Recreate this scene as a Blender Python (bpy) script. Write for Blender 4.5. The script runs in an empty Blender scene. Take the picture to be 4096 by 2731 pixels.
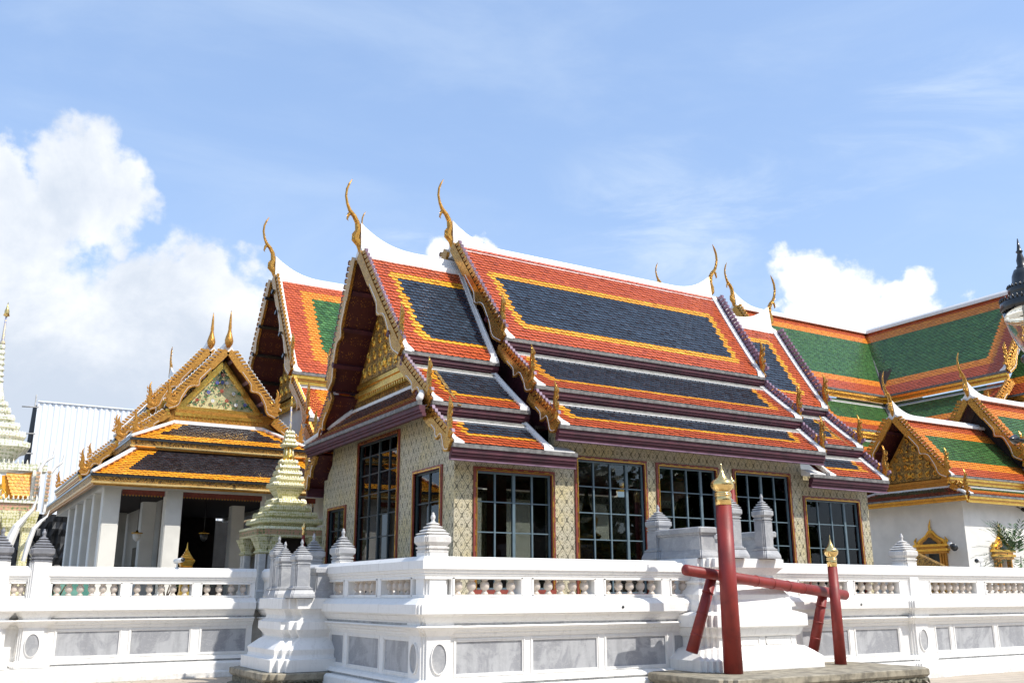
import bpy, math, random
from mathutils import Vector, Matrix
random.seed(7)
scn = bpy.context.scene
col = scn.collection
PI = math.pi

# ---------------------------------------------------------------- camera
cd = bpy.data.cameras.new('camera'); cam = bpy.data.objects.new('camera', cd); col.objects.link(cam)
cd.sensor_width = 36.0; cd.lens = 33.1956; cd.clip_start = 0.1; cd.clip_end = 6000
Rm = Matrix(((0.8579009, -0.13107915, -0.49681415), (-0.51380907, -0.22357164, -0.8282608), (-0.00250583, 0.96583331, -0.25915197)))
cam.matrix_world = Matrix.Translation((0, 0, 1.6)) @ Rm.to_4x4()
scn.camera = cam
# ---------------------------------------------------------------- light
EL = math.radians(50); AZ = math.radians(33)
SUN = Vector((math.sin(AZ) * math.cos(EL), -math.cos(AZ) * math.cos(EL), math.sin(EL)))
sl = bpy.data.lights.new('sun', 'SUN'); sl.energy = 4.4; sl.angle = math.radians(0.5); sl.color = (1.0, 0.955, 0.88)
so = bpy.data.objects.new('sun', sl); col.objects.link(so)
so.rotation_euler = SUN.to_track_quat('Z', 'Y').to_euler(); so.location = (0, 0, 60)
scn.view_settings.view_transform = 'Standard'; scn.view_settings.look = 'None'
scn.view_settings.gamma = 1.0; scn.view_settings.exposure = 0.26

class NT:
    """small helper for node trees"""
    def __init__(s, tree): s.t = tree; s.n = tree.nodes; s.l = tree.links
    def new(s, typ, **kw):
        n = s.n.new(typ)
        for k, v in kw.items(): setattr(n, k, v)
        return n
    def put(s, sock, v):
        if isinstance(v, (int, float)): sock.default_value = v
        elif isinstance(v, (tuple, list)):
            if len(v) == 3 and sock.type == 'RGBA': v = tuple(v) + (1,)
            sock.default_value = v
        else: s.l.new(v, sock)
    def math(s, op, a, b=0.0, c=None, clamp=False):
        n = s.new('ShaderNodeMath', operation=op); n.use_clamp = clamp
        s.put(n.inputs[0], a); s.put(n.inputs[1], b)
        if c is not None: s.put(n.inputs[2], c)
        return n.outputs[0]
    def vmath(s, op, a, b=None, out=0):
        n = s.new('ShaderNodeVectorMath', operation=op); s.put(n.inputs[0], a)
        if b is not None: s.put(n.inputs[1], b)
        return n.outputs[out]
    def mix(s, f, a, b, blend='MIX'):
        n = s.new('ShaderNodeMix', data_type='RGBA', blend_type=blend); s.put(n.inputs[0], f); s.put(n.inputs[6], a); s.put(n.inputs[7], b)
        return n.outputs[2]
    def noise(s, vec, scale, detail=4, rough=0.5, dist=0.0):
        n = s.new('ShaderNodeTexNoise'); s.put(n.inputs['Vector'], vec); s.put(n.inputs['Scale'], scale)
        s.put(n.inputs['Detail'], detail); s.put(n.inputs['Roughness'], rough); s.put(n.inputs['Distortion'], dist)
        return n.outputs[0]
    def ramp(s, f, lo, hi):
        n = s.new('ShaderNodeMapRange', interpolation_type='SMOOTHSTEP'); s.put(n.inputs[0], f)
        n.inputs[1].default_value = lo; n.inputs[2].default_value = hi
        return n.outputs[0]
    def sep(s, v):
        n = s.new('ShaderNodeSeparateXYZ'); s.put(n.inputs[0], v); return n.outputs
    def comb(s, x, y, z):
        n = s.new('ShaderNodeCombineXYZ'); s.put(n.inputs[0], x); s.put(n.inputs[1], y); s.put(n.inputs[2], z); return n.outputs[0]

# ---------------------------------------------------------------- sky with clouds
w = bpy.data.worlds.new("World"); scn.world = w; w.use_nodes = True
N = NT(w.node_tree); w.node_tree.nodes.clear()
sky = N.new('ShaderNodeTexSky', sky_type='NISHITA'); sky.sun_disc = False
sky.sun_elevation = EL; sky.sun_rotation = math.atan2(SUN.x, SUN.y)
sky.air_density = 1.0; sky.dust_density = 1.2; sky.ozone_density = 2.2
tc = N.new('ShaderNodeTexCoord').outputs['Generated']
nz1 = N.noise(tc, 11.0, 10, 0.62, 0.1); nz2 = N.noise(tc, 34.0, 8, 0.66); nz3 = N.noise(tc, 5.0, 7, 0.6, 0.3)
def ncol(sc, det):
    n_ = N.new('ShaderNodeTexNoise'); N.put(n_.inputs['Vector'], tc); n_.inputs['Scale'].default_value = sc; n_.inputs['Detail'].default_value = det; n_.inputs['Roughness'].default_value = 0.6
    return N.vmath('SUBTRACT', n_.outputs['Color'], (0.5, 0.5, 0.5))
tw_ = N.vmath('ADD', tc, N.vmath('ADD', N.vmath('MULTIPLY', ncol(7.0, 4), (0.16, 0.16, 0.16)), N.vmath('MULTIPLY', ncol(30.0, 5), (0.055, 0.055, 0.055))))
warp = N.math('ADD', N.math('MULTIPLY', N.math('SUBTRACT', nz1, 0.5), 1.5), N.math('MULTIPLY', N.math('SUBTRACT', nz2, 0.5), 0.7))
def blobs(lst, zs, tc=None):
    tc = tc or tw_
    out = None
    for (cx, cy, cz, r) in lst:
        sc = N.vmath('MULTIPLY', N.vmath('SUBTRACT', tc, (cx, cy, cz)), (1, 1, zs))
        d = N.math('SUBTRACT', 1.0, N.math('DIVIDE', N.vmath('LENGTH', sc, out=1), r))
        out = d if out is None else N.math('MAXIMUM', out, d)
    return out
cum = blobs([(0.085, 0.922, 0.372, .070), (0.03, 0.932, 0.352, .05), (0.012, 0.948, 0.322, .07), (0.155, 0.942, 0.300, .075), (0.205, 0.932, 0.290, .065),
             (0.05, 0.962, 0.270, .09), (0.228, 0.932, 0.262, .07), (0.145, 0.962, 0.235, .13), (0.05, 0.97, 0.2, .15), (0.22, 0.95, 0.2, .1),
             (0.412, 0.842, 0.343, .040), (0.445, 0.830, 0.335, .03)], 1.2)
cumr = blobs([(0.731, 0.611, 0.312, .056), (0.747, 0.597, 0.306, .052), (0.754, 0.595, 0.272, .052), (0.783, 0.551, 0.296, .034), (0.797, 0.545, 0.268, .036), (0.714, 0.634, 0.275, .036), (0.781, 0.574, 0.258, .05), (0.814, 0.534, 0.25, .03)], 1.05)
dens = N.math('ADD', N.math('MAXIMUM', cum, cumr), N.math('MULTIPLY', warp, 0.55))
alpha = N.ramp(dens, 0.02, 0.40)
# veil cloud: stretched noise
vv = N.vmath('MULTIPLY', tc, (1.0, 1.0, 3.2))
vn = N.noise(vv, 4.5, 8, 0.62, 0.6)
veil_m = blobs([(0.62, 0.68, 0.37, .20), (0.70, 0.59, 0.38, .15), (0.78, 0.48, 0.44, .12), (0.40, 0.85, 0.35, .10)], 1.6, tc)
veil = N.math('MULTIPLY', N.ramp(vn, 0.42, 0.72), N.ramp(veil_m, 0.0, 0.7))
thin = N.math('MULTIPLY', N.ramp(N.noise(vv, 2.2, 7, 0.6, 0.5), 0.4, 0.75), 0.35)
lowhaze = N.math('SUBTRACT', 1.0, N.ramp(N.sep(tc)[2], 0.0, 0.5))
a2 = N.math('ADD', N.math('MULTIPLY', veil, 0.75), N.math('ADD', thin, N.math('MULTIPLY_ADD', lowhaze, 0.36, 0.24)), clamp=True)
bg1 = N.new('ShaderNodeBackground'); N.put(bg1.inputs[0], N.mix(0.14, sky.outputs[0], (4.4, 8.0, 15.5))); bg1.inputs[1].default_value = 0.15
shade = N.ramp(N.math('ADD', N.math('ADD', N.math('MULTIPLY', nz3, 0.9), N.math('MULTIPLY', nz1, 0.35)), N.math('MULTIPLY', N.math('SUBTRACT', 0.42, N.sep(tc)[2]), 0.8)), 0.48, 0.92)
# the left bank is greyer low down, the right tower is bright
left = N.math('SUBTRACT', 1.0, N.ramp(N.sep(tc)[0], 0.30, 0.45))
bright = N.mix(N.math('MULTIPLY', shade, left), (0.98, 0.99, 1.0), (0.56, 0.63, 0.74))
bgc = N.new('ShaderNodeBackground'); N.put(bgc.inputs[0], bright); bgc.inputs[1].default_value = 1.0
bgv = N.new('ShaderNodeBackground'); bgv.inputs[0].default_value = (0.66, 0.80, 1.0, 1); bgv.inputs[1].default_value = 0.88
m1 = N.new('ShaderNodeMixShader'); N.put(m1.inputs[0], N.math('MULTIPLY', a2, 0.8)); N.l.new(bg1.outputs[0], m1.inputs[1]); N.l.new(bgv.outputs[0], m1.inputs[2])
m2 = N.new('ShaderNodeMixShader'); N.put(m2.inputs[0], alpha); N.l.new(m1.outputs[0], m2.inputs[1]); N.l.new(bgc.outputs[0], m2.inputs[2])
wo = N.new('ShaderNodeOutputWorld'); N.l.new(m2.outputs[0], wo.inputs[0])

# ---------------------------------------------------------------- materials
MATS = {}
def base_mat(name):
    m = bpy.data.materials.new(name); m.use_nodes = True
    n = NT(m.node_tree); p = m.node_tree.nodes['Principled BSDF']
    MATS[name] = m
    return m, n, p
def bump(n, p, h, strength=0.3, dist=0.01):
    b = n.new('ShaderNodeBump'); b.inputs['Strength'].default_value = strength; b.inputs['Distance'].default_value = dist
    n.put(b.inputs['Height'], h); n.l.new(b.outputs[0], p.inputs['Normal'])
def objco(n): return n.new('ShaderNodeTexCoord').outputs['Object']
def worldpos(n): return n.new('ShaderNodeNewGeometry').outputs['Position']
def simple(name, c, rough=0.5, metal=0.0, var=0.12, scale=6.0, bmp=0.0, bscale=60.0, coat=0.0, c2=None):
    m, n, p = base_mat(name); co = worldpos(n)
    f = n.noise(co, scale, 6, 0.6)
    c2 = c2 or tuple(x * (1 - 2.2 * var) for x in c)
    n.put(p.inputs['Base Color'], n.mix(n.ramp(f, 0.35, 0.68), c, c2))
    p.inputs['Roughness'].default_value = rough; p.inputs['Metallic'].default_value = metal
    p.inputs['Coat Weight'].default_value = coat; p.inputs['Coat Roughness'].default_value = 0.15
    if bmp: bump(n, p, n.noise(co, bscale, 4, 0.6), bmp, 0.01)
    return m
def tilemat(name, ca, cb, rough=0.32):
    """glazed roof tile; every single tile takes a tone of its own"""
    m, n, p = base_mat(name)
    g = n.new('ShaderNodeNewGeometry'); r = g.outputs['Random Per Island']
    c = n.mix(r, ca, cb)
    c = n.mix(n.math('MULTIPLY', n.math('GREATER_THAN', r, 0.975), 0.22), c, tuple(min(1, x * 1.7 + .03) for x in cb)); c = n.mix(n.math('MULTIPLY', n.math('LESS_THAN', r, 0.04), 0.35), c, tuple(x * .45 for x in ca))
    d = n.noise(g.outputs['Position'], 1.7, 6, 0.65)
    c = n.mix(n.math('MULTIPLY', n.ramp(d, 0.5, 0.85), 0.30), c, tuple(x * 0.45 for x in ca))
    n.put(p.inputs['Base Color'], c)
    n.put(p.inputs['Roughness'], n.math('MULTIPLY_ADD', n.noise(g.outputs['Position'], 14, 3, 0.5), 0.25, rough - 0.1))
    p.inputs['Specular IOR Level'].default_value = 0.6
    bump(n, p, n.noise(g.outputs['Position'], 22, 3, 0.5), 0.25, 0.02)
    return m
tilemat('tile_red', (0.44, 0.068, 0.016), (0.53, 0.094, 0.022))
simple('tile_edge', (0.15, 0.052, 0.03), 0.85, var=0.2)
tilemat('tile_orange', (0.74, 0.28, 0.014), (0.86, 0.38, 0.022))
tilemat('tile_navy', (0.012, 0.024, 0.038), (0.028, 0.050, 0.078), 0.28)
tilemat('tile_green', (0.020, 0.085, 0.018), (0.055, 0.165, 0.036), 0.3)
tilemat('tile_black', (0.010, 0.012, 0.016), (0.030, 0.034, 0.042), 0.20)
tilemat('tile_amber', (0.68, 0.19, 0.012), (0.84, 0.27, 0.018))
# white plaster
m, n, p = base_mat('white_plaster'); co = worldpos(n)
st = n.noise(n.vmath('MULTIPLY', co, (3.5, 3.5, 0.30)), 3.5, 8, 0.7)
c = n.mix(n.math('MULTIPLY', n.ramp(st, 0.50, 0.74), 0.42), (0.80, 0.785, 0.75), (0.52, 0.50, 0.46))
gr = n.math('MULTIPLY', n.math('SUBTRACT', 1.0, n.ramp(n.sep(co)[2], 0.0, 0.30)), n.ramp(n.noise(co, 5, 6, 0.7), 0.40, 0.62))
c = n.mix(n.math('MULTIPLY', gr, 0.45), c, (0.40, 0.37, 0.32))
ck = n.math('ABSOLUTE', n.math('SUBTRACT', n.noise(co, 1.4, 8, 0.7, 1.0), 0.5)); c = n.mix(n.math('MULTIPLY', n.math('SUBTRACT', 1.0, n.ramp(ck, 0.0, 0.006)), 0.35), c, (0.42, 0.40, 0.36))
n.put(p.inputs['Base Color'], c); p.inputs['Roughness'].default_value = 0.6
bump(n, p, n.noise(co, 35, 4, 0.6), 0.12, 0.01)
m, n, p = base_mat('ridge_white'); co = worldpos(n)
d_ = n.noise(n.vmath('MULTIPLY', co, (1.5, 1.5, .5)), 3.0, 7, 0.7); jo = n.math('ABSOLUTE', n.math('SUBTRACT', n.math('FRACT', n.math('MULTIPLY', n.math('ADD', n.sep(co)[0], n.sep(co)[1]), 0.9)), 0.5))
c = n.mix(n.math('MULTIPLY', n.ramp(d_, 0.50, 0.72), 0.35), (0.78, 0.76, 0.72), (0.50, 0.48, 0.43)); c = n.mix(n.math('MULTIPLY', n.math('SUBTRACT', 1.0, n.ramp(jo, 0.0, 0.012)), 0.6), c, (0.38, 0.36, 0.33))
n.put(p.inputs['Base Color'], c); p.inputs['Roughness'].default_value = 0.55; bump(n, p, d_, 0.15, 0.01)
simple('cream_wall', (0.74, 0.72, 0.66), 0.75, var=0.06, scale=1.2)
simple('beige_wall', (0.46, 0.43, 0.37), 0.8, var=0.10, scale=1.0)
# grey marble, panels and carved caps
def marble(name, ca, cb, cc, sc=2.2):
    m, n, p = base_mat(name); co = worldpos(n)
    big = n.noise(co, sc, 8, 0.62, 1.2); vein = n.noise(n.vmath('MULTIPLY', co, (1.0, 1.0, 2.2)), sc * 2.4, 9, 0.7, 2.4)
    c = n.mix(n.ramp(big, 0.38, 0.62), ca, cb)
    v = n.math('SUBTRACT', 1.0, n.ramp(n.math('ABSOLUTE', n.math('SUBTRACT', vein, 0.5)), 0.0, 0.06))
    c = n.mix(n.math('MULTIPLY', v, 0.5), c, cc)
    spots = n.ramp(n.noise(co, 42, 3, 0.6), 0.66, 0.72)
    c = n.mix(n.math('MULTIPLY', spots, 0.35), c, ca)
    n.put(p.inputs['Base Color'], c); p.inputs['Roughness'].default_value = 0.45
    bump(n, p, vein, 0.12, 0.01)
    return m
m, n, p = base_mat('marble_panel'); co = worldpos(n)
a_ = n.noise(n.vmath('MULTIPLY', co, (1, 1, .16)), 9, 5, 0.6); b_ = n.noise(co, 1.9, 7, 0.6, 0.9); e_ = n.noise(co, 55, 2, 0.5)
c = n.mix(n.ramp(b_, 0.46, 0.56), (0.40, 0.405, 0.415), (0.285, 0.29, 0.305))
c = n.mix(n.math('MULTIPLY', n.ramp(a_, 0.42, 0.68), 0.45), c, (0.23, 0.235, 0.245))
vn_ = n.noise(n.vmath('MULTIPLY', co, (1, 1, 1.6)), 3.5, 8, 0.6, 1.8); v_ = n.math('SUBTRACT', 1.0, n.ramp(n.math('ABSOLUTE', n.math('SUBTRACT', vn_, 0.5)), 0.0, 0.018))
c = n.mix(n.math('MULTIPLY', v_, 0.4), c, (0.52, 0.52, 0.52)); c = n.mix(n.math('MULTIPLY', n.ramp(e_, 0.70, 0.74), 0.4), c, (0.55, 0.55, 0.54))
n.put(p.inputs['Base Color'], c); p.inputs['Roughness'].default_value = 0.42
marble('marble_grey', (0.44, 0.44, 0.435), (0.31, 0.315, 0.325), (0.24, 0.245, 0.26), 3.0)
marble('marble_weathered', (0.72, 0.70, 0.66), (0.60, 0.58, 0.55), (0.42, 0.39, 0.35), 5.0)
marble('marble_dark', (0.26, 0.262, 0.275), (0.18, 0.183, 0.195), (0.14, 0.14, 0.15), 3.0)
marble('marble_pink', (0.58, 0.52, 0.45), (0.48, 0.44, 0.38), (0.56, 0.42, 0.34), 4.0)
marble('marble_strip', (0.42, 0.42, 0.41), (0.22, 0.22, 0.225), (0.6, 0.59, 0.56), 5.0)
simple('purple_paint', (0.085, 0.017, 0.028), 0.6, var=0.2, scale=3.5, bmp=0.1)
simple('purple_light', (0.26, 0.16, 0.23), 0.5, var=0.18, scale=5)
simple('gutter_lead', (0.20, 0.19, 0.175), 0.55, var=0.30, scale=8, bmp=0.3, bscale=30, c2=(0.09, 0.085, 0.08))
simple('gutter_light', (0.22, 0.215, 0.19), 0.6, var=0.2, scale=9)
simple('maroon_frame', (0.25, 0.052, 0.035), 0.42, var=0.15, scale=12, coat=0.2)
simple('blue_sash', (0.115, 0.165, 0.19), 0.4, var=0.08, scale=8)
simple('dark_sash', (0.030, 0.045, 0.050), 0.4, var=0.08, scale=8)
m, n, p = base_mat('pole_red'); co = worldpos(n)   # painted timber: grain, faded and scuffed patches
gr = n.noise(n.vmath('MULTIPLY', co, (1, 1, .10)), 42, 5, 0.65); pa = n.noise(co, 3.2, 7, 0.65, 0.4)
c = n.mix(n.ramp(pa, 0.38, 0.68), (0.245, 0.022, 0.015), (0.17, 0.016, 0.012)); c = n.mix(n.math('MULTIPLY', n.ramp(gr, 0.56, 0.72), 0.35), c, (0.10, 0.012, 0.010))
c = n.mix(n.math('MULTIPLY', n.ramp(n.noise(co, 16, 5, 0.7), 0.68, 0.74), 0.6), c, (0.42, 0.14, 0.10))
n.put(p.inputs['Base Color'], c); n.put(p.inputs['Roughness'], n.math('MULTIPLY_ADD', pa, 0.3, 0.36)); bump(n, p, gr, 0.35, 0.006)
simple('iron_black', (0.018, 0.020, 0.021), 0.33, var=0.2, scale=20, coat=0.3)
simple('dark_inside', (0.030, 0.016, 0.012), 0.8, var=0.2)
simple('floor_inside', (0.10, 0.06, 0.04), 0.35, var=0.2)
simple('leaf_green', (0.045, 0.11, 0.022), 0.5, var=0.3, scale=9)
simple('leaf_light', (0.10, 0.19, 0.035), 0.5, var=0.3, scale=9)
simple('bark', (0.12, 0.08, 0.05), 0.9, var=0.3)
simple('net_black', (0.012, 0.013, 0.015), 0.42, var=0.2, scale=3, bmp=0.9, bscale=6)
simple('scaffold_grey', (0.42, 0.41, 0.39), 0.5, var=0.2)
simple('green_tarp', (0.01, 0.16, 0.11), 0.5, var=0.15)
simple('cctv_white', (0.75, 0.75, 0.73), 0.35, var=0.05)
# gold: cut-glass mosaic, leaf, carved relief
def gold(name, ca, cb, sc, rough, bs, metal=0.85):
    m, n, p = base_mat(name); co = worldpos(n)
    v = n.new('ShaderNodeTexVoronoi'); n.put(v.inputs['Vector'], co); v.inputs['Scale'].default_value = sc
    r = n.sep(v.outputs['Color'])[0]
    c = n.mix(r, ca, cb)
    c = n.mix(n.math('MULTIPLY', n.ramp(n.noise(co, 6, 4, 0.6), 0.5, 0.75), 0.5), c, tuple(x * 0.35 for x in ca))
    n.put(p.inputs['Base Color'], c); p.inputs['Metallic'].default_value = metal
    p.inputs['Roughness'].default_value = rough
    bump(n, p, r, bs, 0.01)
    return m
gold('gold_glass', (0.66, 0.36, 0.07), (0.36, 0.15, 0.025), 45, 0.26, 0.9, 0.75)
gold('gold_leaf', (0.85, 0.52, 0.10), (0.70, 0.38, 0.06), 14, 0.25, 0.25, 0.9)
gold('gold_polished', (0.86, 0.62, 0.26), (0.80, 0.54, 0.20), 3, 0.20, 0.05, 0.95)
gold('gold_amber', (0.64, 0.32, 0.06), (0.42, 0.18, 0.03), 40, 0.32, 0.6, 0.6)
# carved giltwork in relief
m, n, p = base_mat('gold_relief'); co = worldpos(n)
v = n.noise(co, 7.0, 3, 0.5, 3.0); f = n.math('ABSOLUTE', n.math('SUBTRACT', v, 0.5)); k = n.math('SUBTRACT', 1.0, n.ramp(f, 0.03, 0.11))
n.put(p.inputs['Base Color'], n.mix(k, (0.07, 0.030, 0.014), (0.66, 0.40, 0.11))); n.put(p.inputs['Metallic'], n.math('MULTIPLY', k, 0.6)); p.inputs['Roughness'].default_value = 0.4
bump(n, p, k, 0.9, 0.04)
# mosaic pediment (cream gold with green leaves and flowers)
m, n, p = base_mat('mosaic_pediment'); co = worldpos(n)
v1 = n.new('ShaderNodeTexVoronoi'); n.put(v1.inputs['Vector'], co); v1.inputs['Scale'].default_value = 3.2; v1.inputs['Randomness'].default_value = 0.55
d = v1.outputs['Distance']
lf = n.math('ABSOLUTE', n.math('SUBTRACT', n.noise(co, 9, 2, 0.5, 2.0), 0.5))
c = n.mix(n.math('SUBTRACT', 1.0, n.ramp(lf, 0.02, 0.06)), (0.62, 0.52, 0.26), (0.06, 0.24, 0.10))
c = n.mix(0.55, c, (0.66, 0.58, 0.32))
n.put(p.inputs['Base Color'], c); p.inputs['Roughness'].default_value = 0.35; p.inputs['Metallic'].default_value = 0.1
bump(n, p, d, 0.5, 0.03)
# glazed floral mosaic of the spires: white petals, green and yellow
def floral(name, white, green, yellow, sc, gb=0.22):
    m, n, p = base_mat(name); co = worldpos(n)
    v1 = n.new('ShaderNodeTexVoronoi'); n.put(v1.inputs['Vector'], co); v1.inputs['Scale'].default_value = sc; v1.inputs['Randomness'].default_value = 0.35
    d = v1.outputs['Distance']; r = n.sep(v1.outputs['Color'])[1]
    c = n.mix(n.ramp(d, 0.50, 0.66), white, green)
    c = n.mix(n.math('MULTIPLY', n.math('SUBTRACT', 1.0, n.ramp(d, 0.15, 0.25)), n.ramp(r, 0.45, 0.55)), c, yellow)
    n.put(p.inputs['Base Color'], c); p.inputs['Roughness'].default_value = 0.3
    bump(n, p, n.math('SUBTRACT', 1.0, d), gb, 0.04)
    return m
floral('floral_spire', (0.78, 0.73, 0.48), (0.46, 0.43, 0.14), (0.66, 0.52, 0.14), 17)
floral('floral_white', (0.80, 0.77, 0.66), (0.44, 0.46, 0.28), (0.62, 0.46, 0.18), 14)
floral('floral_band', (0.52, 0.34, 0.20), (0.14, 0.22, 0.08), (0.62, 0.25, 0.22), 12)
floral('spire_lattice', (0.60, 0.52, 0.34), (0.20, 0.22, 0.42), (0.7, 0.5, 0.12), 20)
# hall wall: cream and gilt lattice of flame motifs on a dark ground
m, n, p = base_mat('lattice_wall'); co = worldpos(n); X, Y, Z = n.sep(co)
u = n.math('ADD', X, Y)
wob = n.math('MULTIPLY', n.math('SUBTRACT', n.noise(co, 22, 4, 0.65), 0.5), 1.5)
cu = n.math('COSINE', n.math('MULTIPLY', u, 2 * PI / 0.24)); cz = n.math('COSINE', n.math('MULTIPLY', Z, 2 * PI / 0.36))
g = n.math('ADD', n.math('ADD', cu, cz), wob); ga = n.math('ABSOLUTE', g)
line = n.math('SUBTRACT', 1.0, n.ramp(ga, 0.10, 0.30))
ring = n.math('SUBTRACT', 1.0, n.ramp(n.math('ABSOLUTE', n.math('SUBTRACT', ga, 0.85)), 0.08, 0.26))
mot = n.ramp(ga, 1.55, 1.75)
fine = n.ramp(n.noise(co, 40, 4, 0.65), 0.42, 0.60)
k = n.math('MAXIMUM', n.math('MULTIPLY', line, 0.9), n.math('MULTIPLY', n.math('MAXIMUM', ring, mot), fine))
tone_glare = n.ramp(n.noise(co, 1.3, 6, 0.65), 0.42, 0.66)
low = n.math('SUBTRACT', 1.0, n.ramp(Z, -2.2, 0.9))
k = n.math('MULTIPLY', k, n.math('MULTIPLY_ADD', n.math('MULTIPLY', tone_glare, low), -0.6, 1.0))  # thins the pattern low down: sun glare put into the wall colour
c = n.mix(tone_glare, (0.54, 0.48, 0.34), (0.60, 0.50, 0.27))
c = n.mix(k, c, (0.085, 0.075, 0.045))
n.put(p.inputs['Base Color'], c); p.inputs['Roughness'].default_value = 0.42; p.inputs['Metallic'].default_value = 0.15
bump(n, p, k, 0.35, 0.01)
# soffit: dark red with gilt star flowers
m, n, p = base_mat('soffit_red'); co = worldpos(n)
v1 = n.new('ShaderNodeTexVoronoi'); n.put(v1.inputs['Vector'], co); v1.inputs['Scale'].default_value = 3.6; v1.inputs['Randomness'].default_value = 0.0
v2 = n.new('ShaderNodeTexVoronoi'); n.put(v2.inputs['Vector'], co); v2.inputs['Scale'].default_value = 26
dots = n.math('SUBTRACT', 1.0, n.ramp(v2.outputs['Distance'], 0.20, 0.30)); star = n.math('SUBTRACT', 1.0, n.ramp(v1.outputs['Distance'], 0.42, 0.50))
k = n.math('MULTIPLY', dots, star)
n.put(p.inputs['Base Color'], n.mix(k, (0.070, 0.012, 0.012), (0.60, 0.28, 0.06))); n.put(p.inputs['Metallic'], n.math('MULTIPLY', k, 0.6)); p.inputs['Roughness'].default_value = 0.5
# window glass: real thin pane, see-through but strongly reflecting at a slant
m, n, p = base_mat('window_glass'); m.node_tree.nodes.remove(p)
tr = n.new('ShaderNodeBsdfTransparent'); tr.inputs[0].default_value = (0.62, 0.64, 0.62, 1)
gl = n.new('ShaderNodeBsdfGlossy'); gl.inputs['Roughness'].default_value = 0.015; gl.inputs[0].default_value = (0.9, 0.92, 0.95, 1)
lw = n.new('ShaderNodeFresnel'); lw.inputs[0].default_value = 1.5
mx = n.new('ShaderNodeMixShader'); n.put(mx.inputs[0], n.math('MULTIPLY_ADD', lw.outputs[0], 1.25, -0.03, clamp=True)); n.l.new(tr.outputs[0], mx.inputs[1]); n.l.new(gl.outputs[0], mx.inputs[2])
n.l.new(mx.outputs[0], m.node_tree.nodes['Material Output'].inputs[0])
m, n, p = base_mat('lamp_glass'); p.inputs['Transmission Weight'].default_value = 1.0; p.inputs['Roughness'].default_value = 0.03
p.inputs['Base Color'].default_value = (0.93, 0.96, 0.95, 1); p.inputs['IOR'].default_value = 1.3
# platform stone: buff top, carved dark sides
simple('slab_top', (0.30, 0.28, 0.225), 0.55, var=0.14, scale=2.5, bmp=0.15, bscale=30)
simple('slab_edge', (0.34, 0.30, 0.22), 0.7, var=0.25, scale=6, bmp=0.4, bscale=40)
m, n, p = base_mat('carved_stone'); co = worldpos(n)
v = n.noise(co, 9, 4, 0.6, 2.5)
n.put(p.inputs['Base Color'], n.mix(n.ramp(v, 0.35, 0.65), (0.10, 0.10, 0.075), (0.28, 0.26, 0.19))); p.inputs['Roughness'].default_value = 0.85
bump(n, p, v, 1.0, 0.06)
# paving
m, n, p = base_mat('paving'); co = worldpos(n)
br = n.new('ShaderNodeTexBrick'); n.put(br.inputs['Vector'], n.vmath('MULTIPLY', co, (1, 1, 0))); br.inputs['Scale'].default_value = 1.0
br.inputs['Mortar Size'].default_value = 0.008; br.inputs['Brick Width'].default_value = 0.6; br.inputs['Row Height'].default_value = 0.3
br.inputs['Color1'].default_value = (0.50, 0.43, 0.34, 1); br.inputs['Color2'].default_value = (0.43, 0.36, 0.28, 1); br.inputs['Mortar'].default_value = (0.10, 0.08, 0.06, 1)
n.put(p.inputs['Base Color'], n.mix(n.math('MULTIPLY', n.noise(co, 3, 6, 0.6), 0.5), br.outputs[0], (0.36, 0.30, 0.24))); p.inputs['Roughness'].default_value = 0.8
bump(n, p, br.outputs[1], -0.3, 0.01)
simple('terrace_floor', (0.42, 0.39, 0.34), 0.7, var=0.12, scale=1.5)
m, n, p = base_mat('sheet_white'); co = worldpos(n)
n.put(p.inputs['Base Color'], n.mix(n.ramp(n.noise(n.vmath('MULTIPLY', co, (1, 1, .2)), 1.5, 5, 0.6), 0.4, 0.7), (0.86, 0.885, 0.91), (0.78, 0.82, 0.87))); p.inputs['Roughness'].default_value = 0.35; p.inputs['Metallic'].default_value = 0.1

simple('leaf_jade', (0.03, 0.22, 0.08), 0.3, var=0.15); simple('petal_red', (0.42, 0.08, 0.05), 0.3, var=0.15); simple('petal_blue', (0.10, 0.12, 0.42), 0.3, var=0.15)
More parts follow.
